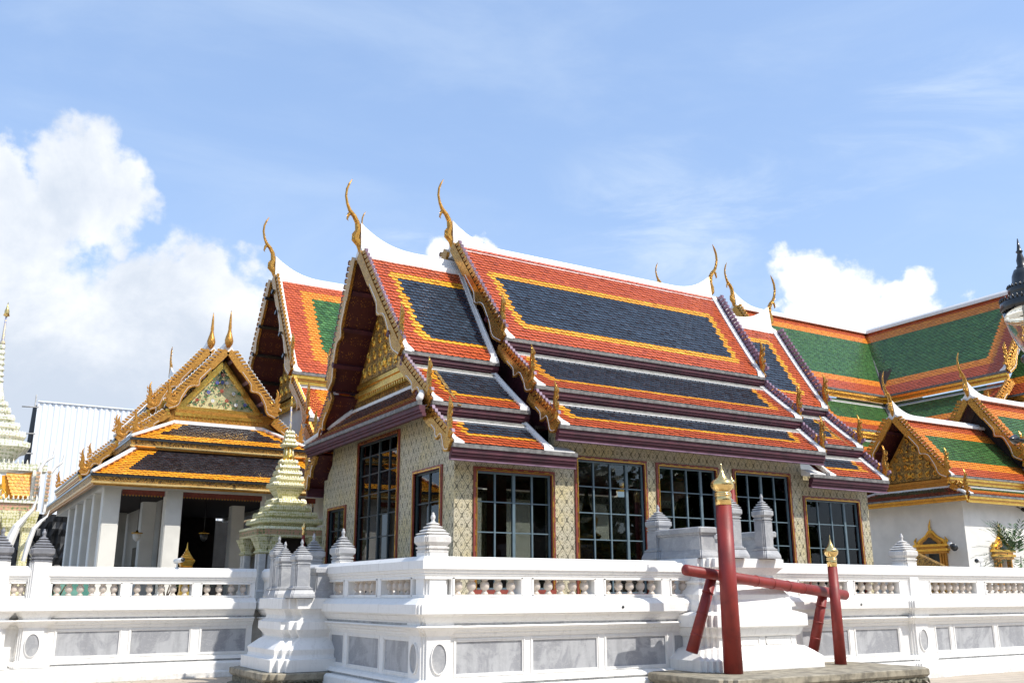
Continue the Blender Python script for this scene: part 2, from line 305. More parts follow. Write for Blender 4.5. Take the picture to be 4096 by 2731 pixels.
# ---------------------------------------------------------------- mesh building
class MB:
    def __init__(s): s.v = []; s.f = []; s.m = []; s.names = []; s.smooth = []
    def mi(s, name):
        if name not in s.names: s.names.append(name)
        return s.names.index(name)
    def add(s, vs, fs, mat, smooth=False):
        o = len(s.v); s.v += [tuple(v) for v in vs]; k = s.mi(mat)
        for f in fs: s.f.append(tuple(i + o for i in f)); s.m.append(k); s.smooth.append(smooth)
    def box(s, x0, x1, y0, y1, z0, z1, mat):
        vs = [(x, y, z) for z in (z0, z1) for y in (y0, y1) for x in (x0, x1)]
        s.add(vs, [(0, 2, 3, 1), (4, 5, 7, 6), (0, 1, 5, 4), (2, 6, 7, 3), (0, 4, 6, 2), (1, 3, 7, 5)], mat)
    def hexa(s, p, mat):
        """p: 8 points, bottom ring 0-3, top ring 4-7"""
        s.add(p, [(0, 3, 2, 1), (4, 5, 6, 7), (0, 1, 5, 4), (1, 2, 6, 5), (2, 3, 7, 6), (3, 0, 4, 7)], mat)
    def lathe(s, cx, cy, prof, mat, n=16, smooth=True, sx=1.0):
        vs = []; fs = []
        for (r, z) in prof:
            for i in range(n):
                a = 2 * PI * i / n; vs.append((cx + r * math.cos(a), cy + r * math.sin(a), z))
        for j in range(len(prof) - 1):
            for i in range(n):
                k = (i + 1) % n; fs.append((j * n + i, j * n + k, (j + 1) * n + k, (j + 1) * n + i))
        fs.append(tuple(range(n))[::-1]); fs.append(tuple((len(prof) - 1) * n + i for i in range(n)))
        s.add(vs, fs, mat, smooth)
    def tube(s, a, b, ra, rb, mat, n=14, cap=True, ball=False):
        a = Vector(a); b = Vector(b); d = (b - a).normalized(); u = d.orthogonal().normalized(); w_ = d.cross(u)
        rings = [(a, ra), (b, rb)]
        if ball: rings = [(a - d * ra * .45, ra * .4), (a - d * ra * .25, ra * .8), (a, ra), (b, rb), (b + d * rb * .25, rb * .8), (b + d * rb * .45, rb * .4)]
        vs = []; fs = []
        for (c, r) in rings:
            for i in range(n):
                t = 2 * PI * i / n; vs.append(c + u * (r * math.cos(t)) + w_ * (r * math.sin(t)))
        for j in range(len(rings) - 1):
            for i in range(n):
                k = (i + 1) % n; fs.append((j * n + i, j * n + k, (j + 1) * n + k, (j + 1) * n + i))
        if cap: fs.append(tuple(range(n))[::-1]); fs.append(tuple((len(rings) - 1) * n + i for i in range(n)))
        s.add(vs, fs, mat, True)
    def stack(s, poly_fn, levels, mat):
        """poly_fn(d) -> outline grown by d; levels [(d, z)] from bottom to top"""
        vs = []; fs = []; n = len(poly_fn(0))
        for (d, z) in levels:
            vs += [(x, y, z) for (x, y) in poly_fn(d)]
        for j in range(len(levels) - 1):
            for i in range(n):
                k = (i + 1) % n; fs.append((j * n + i, j * n + k, (j + 1) * n + k, (j + 1) * n + i))
        fs.append(tuple(range(n))[::-1]); fs.append(tuple((len(levels) - 1) * n + i for i in range(n)))
        s.add(vs, fs, mat)
    def sweep(s, path, prof, mat, closed=False):
        """path: XY polyline, outward on its right-hand side; prof: [(out, z)] closed outline of the moulding"""
        n = len(path); P2 = [Vector(p) for p in path]; dirs = []
        for i in range(n):
            seg = []
            if closed or i > 0: seg.append((P2[i] - P2[i - 1]).normalized())
            if closed or i < n - 1: seg.append((P2[(i + 1) % n] - P2[i]).normalized())
            ns = [Vector((d.y, -d.x)) for d in seg]
            if len(ns) == 2: q = ns[0] + ns[1]; q = q / max(1e-6, (1 + ns[0].dot(ns[1])))
            else: q = ns[0]
            dirs.append(q)
        k = len(prof); vs = []; fs = []
        for i in range(n):
            for (o, z) in prof: vs.append((P2[i].x + dirs[i].x * o, P2[i].y + dirs[i].y * o, z))
        for i in range(n if closed else n - 1):
            a = i * k; b = ((i + 1) % n) * k
            for j in range(k):
                l = (j + 1) % k; fs.append((a + j, a + l, b + l, b + j))
        if not closed: fs.append(tuple(range(k))); fs.append(tuple((n - 1) * k + i for i in range(k))[::-1])
        s.add(vs, fs, mat)
    def prism(s, pts, ex, mat):
        """pts: 3-D outline, extruded by vector ex"""
        n = len(pts); vs = [Vector(p) for p in pts]; vs += [p + Vector(ex) for p in vs]
        fs = [tuple(range(n))[::-1], tuple(range(n, 2 * n))] + [(i, (i + 1) % n, (i + 1) % n + n, i + n) for i in range(n)]
        s.add(vs, fs, mat)
    def ribbon(s, cl, ws, O, A, B, T, mat, th):
        """carved blade: centreline cl [(a,b)] with half widths ws in plane (A,B) about O, thickness along T tapering with width"""
        n = len(cl); rings = []
        for i in range(n):
            p = Vector(cl[i]); q0 = Vector(cl[max(0, i - 1)]); q1 = Vector(cl[min(n - 1, i + 1)]); d = (q1 - q0).normalized(); nn = Vector((-d.y, d.x))
            h = ws[i]; t = min(th, h * 1.1)
            ring = []
            for (e, f) in ((1, 0), (.45, 1), (-.45, 1), (-1, 0), (-.45, -1), (.45, -1)):
                c2 = p + nn * (h * e); ring.append(O + A * c2.x + B * c2.y + T * (t * f))
            rings.append(ring)
        vs = [v for r in rings for v in r]; fs = []
        for j in range(n - 1):
            for i in range(6):
                k = (i + 1) % 6; fs.append((j * 6 + i, j * 6 + k, (j + 1) * 6 + k, (j + 1) * 6 + i))
        fs.append(tuple(range(6))); fs.append(tuple((n - 1) * 6 + i for i in range(6)))
        s.add(vs, fs, mat)
    def build(s, name, parent=None, label=None):
        me = bpy.data.meshes.new(name)
        org = Vector((0, 0, 0))
        if s.v:
            n = len(s.v); org = Vector((sum(v[0] for v in s.v) / n, sum(v[1] for v in s.v) / n, min(v[2] for v in s.v)))
        if parent is not None: org = Vector(POS[parent.name])
        me.from_pydata([(v[0] - org.x, v[1] - org.y, v[2] - org.z) for v in s.v], [], s.f)
        for k in s.names: me.materials.append(MATS[k])
        me.polygons.foreach_set('material_index', s.m); me.polygons.foreach_set('use_smooth', s.smooth)
        me.update()
        o = bpy.data.objects.new(name, me); col.objects.link(o)
        if parent is not None: o.parent = parent; POS[o.name] = tuple(org)
        else: o.location = org; POS[o.name] = tuple(org)
        if label: o['label'] = label
        return o
POS = {}
def tag(o, label=None, cat=None, group=None, kind=None):
    if label: o['label'] = label
    if cat: o['category'] = cat
    if group: o['group'] = group
    if kind: o['kind'] = kind
    return o
def empty(name, loc, label, cat, group=None):
    o = bpy.data.objects.new(name, None); col.objects.link(o); o.location = loc; o.empty_display_size = 0.3
    POS[o.name] = tuple(loc); tag(o, label, cat, group); return o
def lerp(a, b, t): return a + (b - a) * t

# ---------------------------------------------------------------- Thai roofs
class Frame:
    """local (a along the ridge, b out from the ridge, z) -> world; s = +1/-1 picks the slope"""
    def __init__(s, O, A, B): s.O = Vector(O); s.A = Vector(A); s.B = Vector(B)
    def __call__(s, a, b, z, side=1): return s.O + s.A * a + s.B * (b * side) + Vector((0, 0, z))
def tiles(mb, F, side, T, tw, th, band, thick=0.02, step=1.0):
    thick *= 1.45
    aLt, aLb, aRt, aRb, bt, zt, bb, zb = T
    L = math.hypot(bb - bt, zb - zt); db = (bb - bt) / L; dz = (zb - zt) / L
    nb, nz_ = -dz, db
    sag = 0.018 * L
    def pt(a, v, h):
        t = v / L; s_ = -sag * 4 * t * (1 - t) * 0.5 + h
        return F(a, bt + db * v + nb * s_, zt + dz * v + nz_ * s_, side)
    rows = int(L / th)
    for r in range(rows + 1):
        vb = L - r * th
        if vb < th * 0.3: break
        t = vb / L; aL = lerp(aLt, aLb, t); aR = lerp(aRt, aRb, t)
        off = (r % 2) * 0.5 * tw
        i0 = math.floor((aL - off) / tw)
        a = i0 * tw + off
        while a < aR - 0.01:
            a0 = max(a, aL); a1 = min(a + tw, aR)
            if a1 - a0 > tw * 0.12:
                ac = (a0 + a1) / 2
                mat = band(ac - aL, aR - ac, vb - th * .5, L - vb + th * .5, r)
                w_ = a1 - a0; vt = max(0.0, vb - 1.5 * th)
                j = random.uniform(-.12, .12) * thick
                h = lambda v: thick * (1 - (vb - v) / (1.55 * th)) + j + 0.003
                low = [(a0 + w_ * .02, vb - .34 * th), (a0 + w_ * .16, vb - .13 * th), (a0 + w_ * .5, vb), (a0 + w_ * .84, vb - .13 * th), (a1 - w_ * .02, vb - .34 * th)]
                vs = [pt(a0, vt, h(vt)), pt(a1, vt, h(vt))] + [pt(x, v, h(v)) for (x, v) in low[::-1]]
                vs += [pt(x, v, h(v) - thick) for (x, v) in low[::-1]]
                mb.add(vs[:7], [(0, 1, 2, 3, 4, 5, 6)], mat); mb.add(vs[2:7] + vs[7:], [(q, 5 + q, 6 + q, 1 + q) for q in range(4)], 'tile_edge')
            a += tw
def chofa_pts(sc):
    c = [(-.06, -.20), (0.0, .02), (.10, .14), (.095, .24), (.055, .36), (.08, .56), (.16, .70), (.28, .83), (.345, .98), (.385, 1.17), (.37, 1.35), (.32, 1.49), (.25, 1.63)]
    w_ = [.07, .11, .135, .125, .085, .075, .068, .055, .042, .036, .034, .030, .006]
    return [(x * sc, z * sc) for (x, z) in c], [q * sc * .84 for q in w_]
def chofa(F, a, z, dirn, sc, parent, mat='gold_glass', label=None):
    mb = MB(); cl, ws = chofa_pts(sc)
    O = F(a, 0, z); A = F.A * dirn
    mb.ribbon(cl, ws, O, A, Vector((0, 0, 1)), F.B, mat, 0.075 * sc)
    mb.ribbon([(.20 * sc, .79 * sc), (.30 * sc, .73 * sc), (.335 * sc, .60 * sc), (.30 * sc, .56 * sc)], [.05 * sc, .04 * sc, .02 * sc, .004 * sc], O, A, Vector((0, 0, 1)), F.B, mat, 0.03 * sc)
    return mb.build('ridge_finial', parent, label)
def flame(F, a, b, z, side, sc, parent, mat='gold_glass', th=0.045, out=1.0):
    """hang hong: flame shaped eave finial in the gable plane"""
    mb = MB(); O = F(a, b, z, side); B = F.B * side
    cl = [(-.28, .10), (-.10, -.02), (.08, .06), (.14, .22), (.10, .38), (.11, .54), (.15, .70), (.145, .84), (.09, .98)]
    w_ = [.05, .11, .13, .12, .095, .075, .055, .035, .006]
    mb.ribbon([(x * sc * out, y * sc) for x, y in cl], [q * sc for q in w_], O, B, Vector((0, 0, 1)), F.A, mat, th * sc)
    mb.ribbon([(-.10 * sc, .16 * sc), (-.14 * sc, .28 * sc), (-.08 * sc, .38 * sc), (-.12 * sc, .46 * sc)], [.05 * sc, .045 * sc, .03 * sc, .005], O, B, Vector((0, 0, 1)), F.A, mat, th * .8 * sc)
    for (x0, y0) in ((.20, .30), (.19, .50), (.21, .66)):
        mb.ribbon([(x0 * sc, y0 * sc), ((x0 + .045) * sc, (y0 + .05) * sc), ((x0 + .04) * sc, (y0 + .13) * sc)], [.035 * sc, .022 * sc, .004], O, B, Vector((0, 0, 1)), F.A, mat, th * .6 * sc)
    return mb.build('eave_finial', parent)
def board(F, side, T, end, parent, sc=1.0, wave=True, plain=False, mat='gold_glass', tooth='gold_glass', tiptone='purple_light'):
    """bargeboard with its row of upright fins; end = -1 (low a) or +1"""
    aLt, aLb, aRt, aRb, bt, zt, bb, zb = T
    L = math.hypot(bb - bt, zb - zt); db = (bb - bt) / L; dz = (zb - zt) / L; nb, nz_ = -dz, db
    a_t, a_b = (aLt, aLb) if end < 0 else (aRt, aRb)
    def pt(v, h, da=0.0):
        t = v / L; s_ = -0.036 * L * t * (1 - t) + h
        return F(lerp(a_t, a_b, t) + da * end, bt + db * v + nb * s_, zt + dz * v + nz_ * s_, side)
    mb = MB(); n = max(8, int(L / 0.06)); dep = 0.17 * sc
    up, lo = [], []
    for i in range(n + 1):
        t = i / n; v = L * t
        d = dep
        if wave:
            d = dep * (1.0 if t < .30 else .82)
            for (c, wd, am) in ((.56, .042, .85), (.90, .08, .9)):
                d += dep * am * math.exp(-((t - c) / (wd * max(1, 1.6 / L))) ** 2)
            for (c, wd, am) in ((.66, .07, .35),):
                d -= dep * am * math.exp(-((t - c) / wd) ** 2)
        up.append((v, 0.07 * sc)); lo.append((v, -d))
    th = 0.07 * sc
    vs = []
    for (v, h) in up: vs += [pt(v, h, 0.012), pt(v, h, 0.012 + th)]
    for (v, h) in lo: vs += [pt(v, h, 0.012), pt(v, h, 0.012 + th)]
    m_ = n + 1; fs = []; fo = []
    for i in range(n):
        u0, u1, l0, l1 = 2 * i, 2 * i + 2, 2 * (m_ + i), 2 * (m_ + i) + 2
        fs += [(u0, u1, u1 + 1, u0 + 1), (u0, l0, l1, u1), (l0, l0 + 1, l1 + 1, l1)]; fo.append((u0 + 1, u1 + 1, l1 + 1, l0 + 1))
    fs += [(0, 1, 2 * m_ + 1, 2 * m_), (2 * n, 2 * (m_ + n), 2 * (m_ + n) + 1, 2 * n + 1)]
    mb.add(vs, fs + fo, mat)
    # raised rib that follows the lower edge
    if not plain:
        vs = []; fs = []
        for i in range(n + 1):
            v, h = lo[i]
            for (hh, dd) in ((h + .050 * sc, th + .010), (h + .062 * sc, th + .024), (h + .074 * sc, th + .010)): vs.append(pt(v, hh, dd))
        for i in range(int(n * .32), n): fs += [(3 * i, 3 * i + 3, 3 * i + 4, 3 * i + 1), (3 * i + 1, 3 * i + 4, 3 * i + 5, 3 * i + 2)]
        mb.add(vs, fs, 'ridge_white' if not plain else mat)
    o = mb.build('bargeboard', parent)
    fb = MB(); sp = 0.15 * sc; k = int((L - .10) / sp)
    for i in range(k):
        v0 = .06 * sc + i * sp; h0 = 0.06 * sc
        q = [(v0, h0), (v0 + sp * .62, h0), (v0 + sp * 1.05, h0 + .09 * sc), (v0 + sp * 1.28, h0 + .17 * sc), (v0 + sp * .95, h0 + .205 * sc), (v0 + sp * .55, h0 + .15 * sc)]
        fb.prism([pt(v, h, .02) for v, h in q], F.A * (end * 0.045 * sc), tooth)
        q = [(v0 + sp * 1.29, h0 + .17 * sc), (v0 + sp * .95, h0 + .207 * sc), (v0 + sp * .50, h0 + .155 * sc), (v0 + sp * .50, h0 + .180 * sc), (v0 + sp * .95, h0 + .228 * sc), (v0 + sp * 1.36, h0 + .18 * sc)]
        fb.prism([pt(v, h, .008) for v, h in q], F.A * (end * 0.07 * sc), tiptone)
        q = [(v0 + sp * .60, h0), (v0 + sp * 1.0, h0), (v0 + sp * 1.10, h0 + .08 * sc)]
        fb.prism([pt(v, h, .022) for v, h in q], F.A * (end * 0.02 * sc), 'purple_paint')
    fb.build('fin_row', parent)
    return o
def bands(inner, mid, outer, L0, L1, T0, T1, B0, B1, top=True, cut=0.0, ends='LR'):
    """distances: L0 outer|mid, L1 mid|inner from the sides; T from the top; B from the bottom"""
    def f(dl, dr, dt, db_, r):
        d = min(dl if 'L' in ends else 99, dr if 'R' in ends else 99)
        x0 = min(d - L0, db_ - B0); x1 = min(d - L1, db_ - B1)
        if top: x0 = min(x0, dt - T0); x1 = min(x1, dt - T1)
        if cut: x1 = min(x1, (d - L1) + (db_ - B1) - cut); x0 = min(x0, (d - L0) + (db_ - B0) - cut)
        if x1 > 0: return inner
        if x0 > 0: return mid
        return outer
    return f
def roof_section(F, root, aL, aR, tl, style, ridge_z, ends='LR', chofas='LR', sc=1.0, tw=.145, th=.108, sides=(1, -1), gut_cut=None, upsweep=.50, ridge_w=.10, capL=True, capR=True, fins='LR', finials='LR', gext=(0, 0), rs=1.0):
    """tl: list of tiers (aLt,aLb,aRt,aRb,bt,zt,bb,zb)"""
    inner, mid, outer = style['cols']
    # ridge capping with curved-up ends
    mb = MB(); n = 44; ring = []
    for i in range(n + 1):
        a = lerp(aL, aR, i / n)
        e = 0.0
        R_ = 1.45 * sc
        if 'L' in ends and capL and a - aL < R_: e = max(e, upsweep * sc * (1 - (a - aL) / R_) ** 2.4)
        if 'R' in ends and capR and aR - a < R_: e = max(e, upsweep * sc * (1 - (aR - a) / R_) ** 2.4)
        wd = ridge_w * sc; h = .20 * sc * rs; sk = sc * rs
        half = [(wd * 3.1, -.24 * sc * (.4 + .6 * rs)), (wd * 3.1, -.12 * sk), (wd * 2.2, -.085 * sk), (wd * 2.1, -.04 * sk), (wd * 1.25, -.005 * sk + e * .10), (wd * .85, h * .55 + e * .60), (wd * .42, h + e)]
        prof = [(-b_, z_) for b_, z_ in half] + half[::-1]
        ring.append([F(a, b, ridge_z + z) for b, z in prof])
    vs = [v for r in ring for v in r]; m_ = 14; fs = []
    for i in range(n):
        for j in range(m_): k = (j + 1) % m_; fs.append((i * m_ + j, i * m_ + k, (i + 1) * m_ + k, (i + 1) * m_ + j))
    fs += [tuple(range(m_)), tuple(n * m_ + j for j in range(m_))]
    mb.add(vs, fs, 'ridge_white'); cap = mb.build('ridge_cap', root)
    if 'L' in chofas: chofa(F, aL, ridge_z + .14 * sc, -1, sc, cap)
    if 'R' in chofas: chofa(F, aR, ridge_z + .14 * sc, 1, sc, cap)
    for side in sides:
        for ti, T in enumerate(tl):
            aLt, aLb, aRt, aRb, bt, zt, bb, zb = T
            bf = style['band'][min(ti, len(style['band']) - 1)]
            front = side == 1 or style.get('both')
            mb = MB()
            if front: tiles(mb, F, side, T, tw, th, bf, style.get('thick', .02))
            else: tiles(mb, F, side, T, tw * 3, th * 3, bf, .03)
            L = math.hypot(bb - bt, zb - zt); db = (bb - bt) / L; dz = (zb - zt) / L; nb, nz_ = -dz, db
            def P(a, v, h): return F(a, bt + db * v + nb * h, zt + dz * v + nz_ * h, side)
            # deck under the tiles, soffit colour below
            k = 8; up = []; dn = []
            for i in range(k + 1):
                t = i / k; s_ = -0.036 * L * t * (1 - t); v = L * t
                up += [P(lerp(aLt, aLb, t), v, s_ - .012), P(lerp(aRt, aRb, t), v, s_ - .012)]
                dn += [P(lerp(aLt, aLb, t), v, s_ - .10 * sc), P(lerp(aRt, aRb, t), v, s_ - .10 * sc)]
            nn = len(up); fs_u = [(2 * i, 2 * i + 1, 2 * i + 3, 2 * i + 2) for i in range(k)]
            mb.add(up, fs_u, outer)
            mb.add(up + dn, [(nn + 2 * i, nn + 2 * i + 2, nn + 2 * i + 3, nn + 2 * i + 1) for i in range(k)] + [(2 * i, 2 * i + 2, nn + 2 * i + 2, nn + 2 * i) for i in range(k)] + [(2 * i + 1, nn + 2 * i + 1, nn + 2 * i + 3, 2 * i + 3) for i in range(k)] + [(0, nn, nn + 1, 1), (2 * k, 2 * k + 1, nn + 2 * k + 1, nn + 2 * k)], 'soffit_red')
            roof = mb.build('roof_tier', root)
            # gutter and stepped fascia
            gb = MB(); last = ti == len(tl) - 1; e0 = aLb - .02 - (gext[0] if last else 0); e1 = aRb + .02 + (gext[1] if last else 0)
            def bar(b0, b1, z0, z1, mat, x0=e0, x1=e1):
                gb.hexa([F(x0, b0, z0, side), F(x1, b0, z0, side), F(x1, b1, z0, side), F(x0, b1, z0, side), F(x0, b0, z1, side), F(x1, b0, z1, side), F(x1, b1, z1, side), F(x0, b1, z1, side)], mat)
            g_, f_ = style['gutter'], style['fascia']
            bar(bb - .05 * sc, bb + .045 * sc, zb - .075 * sc, zb + .002, g_)
            bar(bb - .12 * sc, bb + .010 * sc, zb - .165 * sc, zb - .077 * sc, f_)
            bar(bb - .12 * sc, bb - .018 * sc, zb - .215 * sc, zb - .167 * sc, style.get('fascia2', f_))
            bar(bb - .14 * sc, bb - .055 * sc, zb - .285 * sc, zb - .217 * sc, f_)
            bar(bb - .12 * sc, bb - .030 * sc, zb - .305 * sc, zb - .287 * sc, style.get('lip', 'purple_light'))
            if last and (gext[0] or gext[1]):
                for (g0, g1) in ((e0, aLb - .03), (aRb + .03, e1)):
                    if g1 - g0 > .1:
                        gb.hexa([F(g0, bb - .34, zb + .0, side), F(g1, bb - .34, zb + .0, side), F(g1, bb - .055, zb - .02, side), F(g0, bb - .055, zb - .02, side), F(g0, bb - .34, zb + .16, side), F(g1, bb - .34, zb + .16, side), F(g1, bb - .055, zb + .04, side), F(g0, bb - .055, zb + .04, side)], 'ridge_white')
            gb.build('eave_gutter', roof)
            if ti > 0:   # lead and white flashing at the top of a lower tier
                gb = MB(); e0 = aLt; e1 = aRt
                p = lambda v, h, x: P(x, v, h)
                fv = (tl[ti - 1][6] - bt - .01 * sc) / db
                for (v0, v1, h, mt) in ((fv - .03 * sc, fv + .065 * sc, .050, 'gutter_light'), (fv + .065 * sc, fv + .095 * sc, .038, 'ridge_white')):
                    gb.hexa([p(v0, 0, e0), p(v0, 0, e1), p(v1, 0, e1), p(v1, 0, e0), p(v0, h, e0), p(v0, h, e1), p(v1, h, e1), p(v1, h, e0)], mt)
                gb.build('flashing', roof)
            for e, (at, ab) in (('L', (aLt, aLb)), ('R', (aRt, aRb))):
                if e not in ends: continue
                sg = -1 if e == 'L' else 1
                vb = MB(); wv = .13 * sc; k = 10; vs = []; fs = []
                for i in range(k + 1):
                    t = i / k; s_ = -0.036 * L * t * (1 - t); v = L * t; a = lerp(at, ab, t)
                    for (x, h) in ((0, -.02), (0, .075 * sc), (wv * .35, .085 * sc), (wv * .45, .06 * sc), (wv, .055 * sc), (wv, 0)):
                        vs.append(P(a - sg * x, v, s_ + h))
                for i in range(k):
                    for j in range(5): fs.append((i * 6 + j, i * 6 + j + 1, i * 6 + j + 7, i * 6 + j + 6))
                fs += [(0, 1, 2, 3, 4, 5), tuple(k * 6 + j for j in range(6))]
                vb.add(vs, fs, 'ridge_white')
                # foot block of the white verge
                vb.prism([P(ab - sg * x, L - v, h) for x, v, h in ((0, .16 * sc, .07 * sc), (0, 0, .07 * sc), (wv * 1.7, 0, .05 * sc), (wv, .16 * sc, .05 * sc))], (0, 0, -.05), 'ridge_white')
                vb.build('verge', roof)
                if e in fins:
                    board(F, side, T, sg, roof, sc=sc * (1.0 if ti == 0 else .88), wave=style.get('wave', True), mat=style.get('gold', 'gold_glass'), tooth='purple_light' if (sg > 0 and 'tooth' not in style and style['fascia'] == 'purple_paint') else style.get('tooth', 'gold_glass'), tiptone=style.get('tip', 'purple_light'))
                if e in finials:
                    flame(F, ab + sg * .05, bb - .16 * sc, zb + .12 * sc, side, sc * (.92 if ti == 0 else .8), roof, mat=style.get('gold', 'gold_glass'))
def gable(F, root, a, half_t, z_t, half_b, z_b, dirn, mat, corn='gold_leaf', depth=.05, zlow=None):
    """pediment in the plane a, apex at (0,z_t)"""
    mb = MB()
    pts = [F(a, half_b, z_b), F(a, half_t, z_t), F(a, -half_t, z_t), F(a, -half_b, z_b)]
    mb.prism(pts, F.A * (-dirn * depth), mat)
    ped = mb.build('pediment', root)
    fb = MB()
    w_ = .11
    for s in (1, -1):
        d = Vector((half_b - half_t, z_b - z_t)).normalized()
        q = [(half_t * s, z_t + .04), (half_b * s + .05 * s, z_b), ((half_b - w_ * 1.5) * s, z_b), (half_t * .2 * s, z_t - w_ * 1.9)]
        fb.prism([F(a + dirn * .002, b, z) for b, z in q], F.A * (dirn * .07), corn)
    for (z0, z1, ex, dd) in ((z_b - .10, z_b - .002, .10, .10), (z_b - .20, z_b - .10, .04, .06), (z_b - .30, z_b - .20, .12, .13)):
        fb.prism([F(a + dirn * .001, half_b + ex, z0), F(a + dirn * .001, half_b + ex, z1), F(a + dirn * .001, -half_b - ex, z1), F(a + dirn * .001, -half_b - ex, z0)], F.A * (dirn * dd), corn)
    n = int(half_b * 2 / .12)
    for i in range(n):
        b = -half_b + (i + .5) * 2 * half_b / n
        fb.prism([F(a + dirn * .05, b - .04, z_b - .30), F(a + dirn * .05, b + .04, z_b - .30), F(a + dirn * .05, b, z_b - .40)], F.A * (dirn * .06), corn)
    fb.build('cornice', ped)
    return ped
def scrollwork(F, root, a, half_b, z_b, z_t, dirn, n, sz, mat='gold_leaf', seed=1):
    """carved curls that fill a gable triangle, standing proud of its ground"""
    rnd = random.Random(seed); mb = MB(); H = z_t - z_b; rows = max(3, int(H / (sz * 1.5)))
    for r in range(rows):
        z = z_b + (r + .55) * H / rows; hw = half_b * (1 - (z - z_b) / H) - sz * .35
        k = max(1, int(2 * hw / (sz * 1.35)))
        for i in range(k):
            b = 0 if k == 1 else lerp(-hw, hw, i / (k - 1)); sgn = 1 if b > 0 else -1
            if abs(b) > hw + .01: continue
            pts = []; ws = []
            for q in range(11):
                t = q / 10; th = 1.2 + t * 5.4; rr = sz * (.62 - .48 * t)
                pts.append((b + sgn * rr * math.cos(th), z + rr * math.sin(th))); ws.append(sz * (.05 + .10 * math.sin(PI * min(1, t * 1.1))) + .004)
            mb.ribbon(pts, ws, F(a + dirn * .03, 0, 0), F.B, Vector((0, 0, 1)), F.A, mat, sz * .16)
            mb.ribbon([(b, z + sz * .1), (b + sgn * sz * .18, z + sz * .5), (b + sgn * sz * .05, z + sz * .85)], [sz * .12, sz * .13, .004], F(a + dirn * .035, 0, 0), F.B, Vector((0, 0, 1)), F.A, mat, sz * .14)
    for q in range(4):
        z = z_b + H * (.08 + .19 * q); e = sz * (1.3 - .22 * q)
        mb.ribbon([(0, z), (0, z + e * .4), (0, z + e * .9)], [e * .25, e * .42, .005], F(a + dirn * .05, 0, 0), F.B, Vector((0, 0, 1)), F.A, mat, sz * .3)
    mb.prism([F(a + dirn * .006, half_b * .98, z_b + .01), F(a + dirn * .006, 0, z_t), F(a + dirn * .006, -half_b * .98, z_b + .01)], F.A * (dirn * .028), 'gold_relief')
    mb.build('gilt_carving', root)
def blossoms(F, root, a, half_b, z_b, z_t, dirn, seed=4):
    rnd = random.Random(seed); H = z_t - z_b; lm = MB(); fm = MB()
    for i in range(130):
        t = rnd.random() ** 1.3; z = z_b + .05 + t * (H - .1); hw = half_b * (1 - (z - z_b) / H) - .06
        if hw < .02: continue
        b = rnd.uniform(-hw, hw); th = rnd.uniform(0, 6.28); d = Vector((math.cos(th), math.sin(th))) * .045; nn = Vector((-d.y, d.x)) * .40; c = Vector((b, z))
        lm.prism([F(a + dirn * .006, *(c + v)) for v in (d * 1.2, nn, d * -1.2, nn * -1)], F.A * (dirn * .014), ('leaf_jade', 'leaf_jade', 'gold_polished')[i % 3])
    for i, (u, v) in enumerate(((0, .80), (-.25, .62), (.28, .60), (0, .42), (-.42, .38), (.45, .36), (-.15, .20), (.22, .17), (-.62, .14), (.62, .16), (-.38, .12), (0, .62))):
        z = z_b + v * H; b = u * half_b * (1 - v) * 1.25
        for k in range(8):
            th = k * PI / 4; d = Vector((math.cos(th), math.sin(th))) * .062; nn = Vector((-d.y, d.x)) * .3; c = Vector((b, z))
            fm.prism([F(a + dirn * .012, *(c + q)) for q in (d * .15, d * .6 + nn, d, d * .6 - nn)], F.A * (dirn * .018), ('petal_red', 'cctv_white', 'petal_blue')[i % 3])
    lm.build('glass_leaves', root); fm.build('glass_flowers', root)
def beams(F, root, T, a0, a1, zs, mat='purple_paint', sc=1.0):
    """purlin ends that poke out under a gable"""
    aLt, aLb, aRt, aRb, bt, zt, bb, zb = T
    L = math.hypot(bb - bt, zb - zt); db = (bb - bt) / L; dz = (zb - zt) / L; nb, nz_ = -dz, db
    for side in (1, -1):
        for t in zs:
            mb = MB(); v = L * t; h1 = -.10 * sc; h0 = -.22 * sc
            q = [F(a0, bt + db * vv + nb * h, zt + dz * vv + nz_ * h, side) for vv, h in ((v, h0), (v + .10, h0), (v + .10, h1), (v, h1))]
            mb.prism(q, F.A * (a1 - a0), mat)
            mb.build('purlin', root)

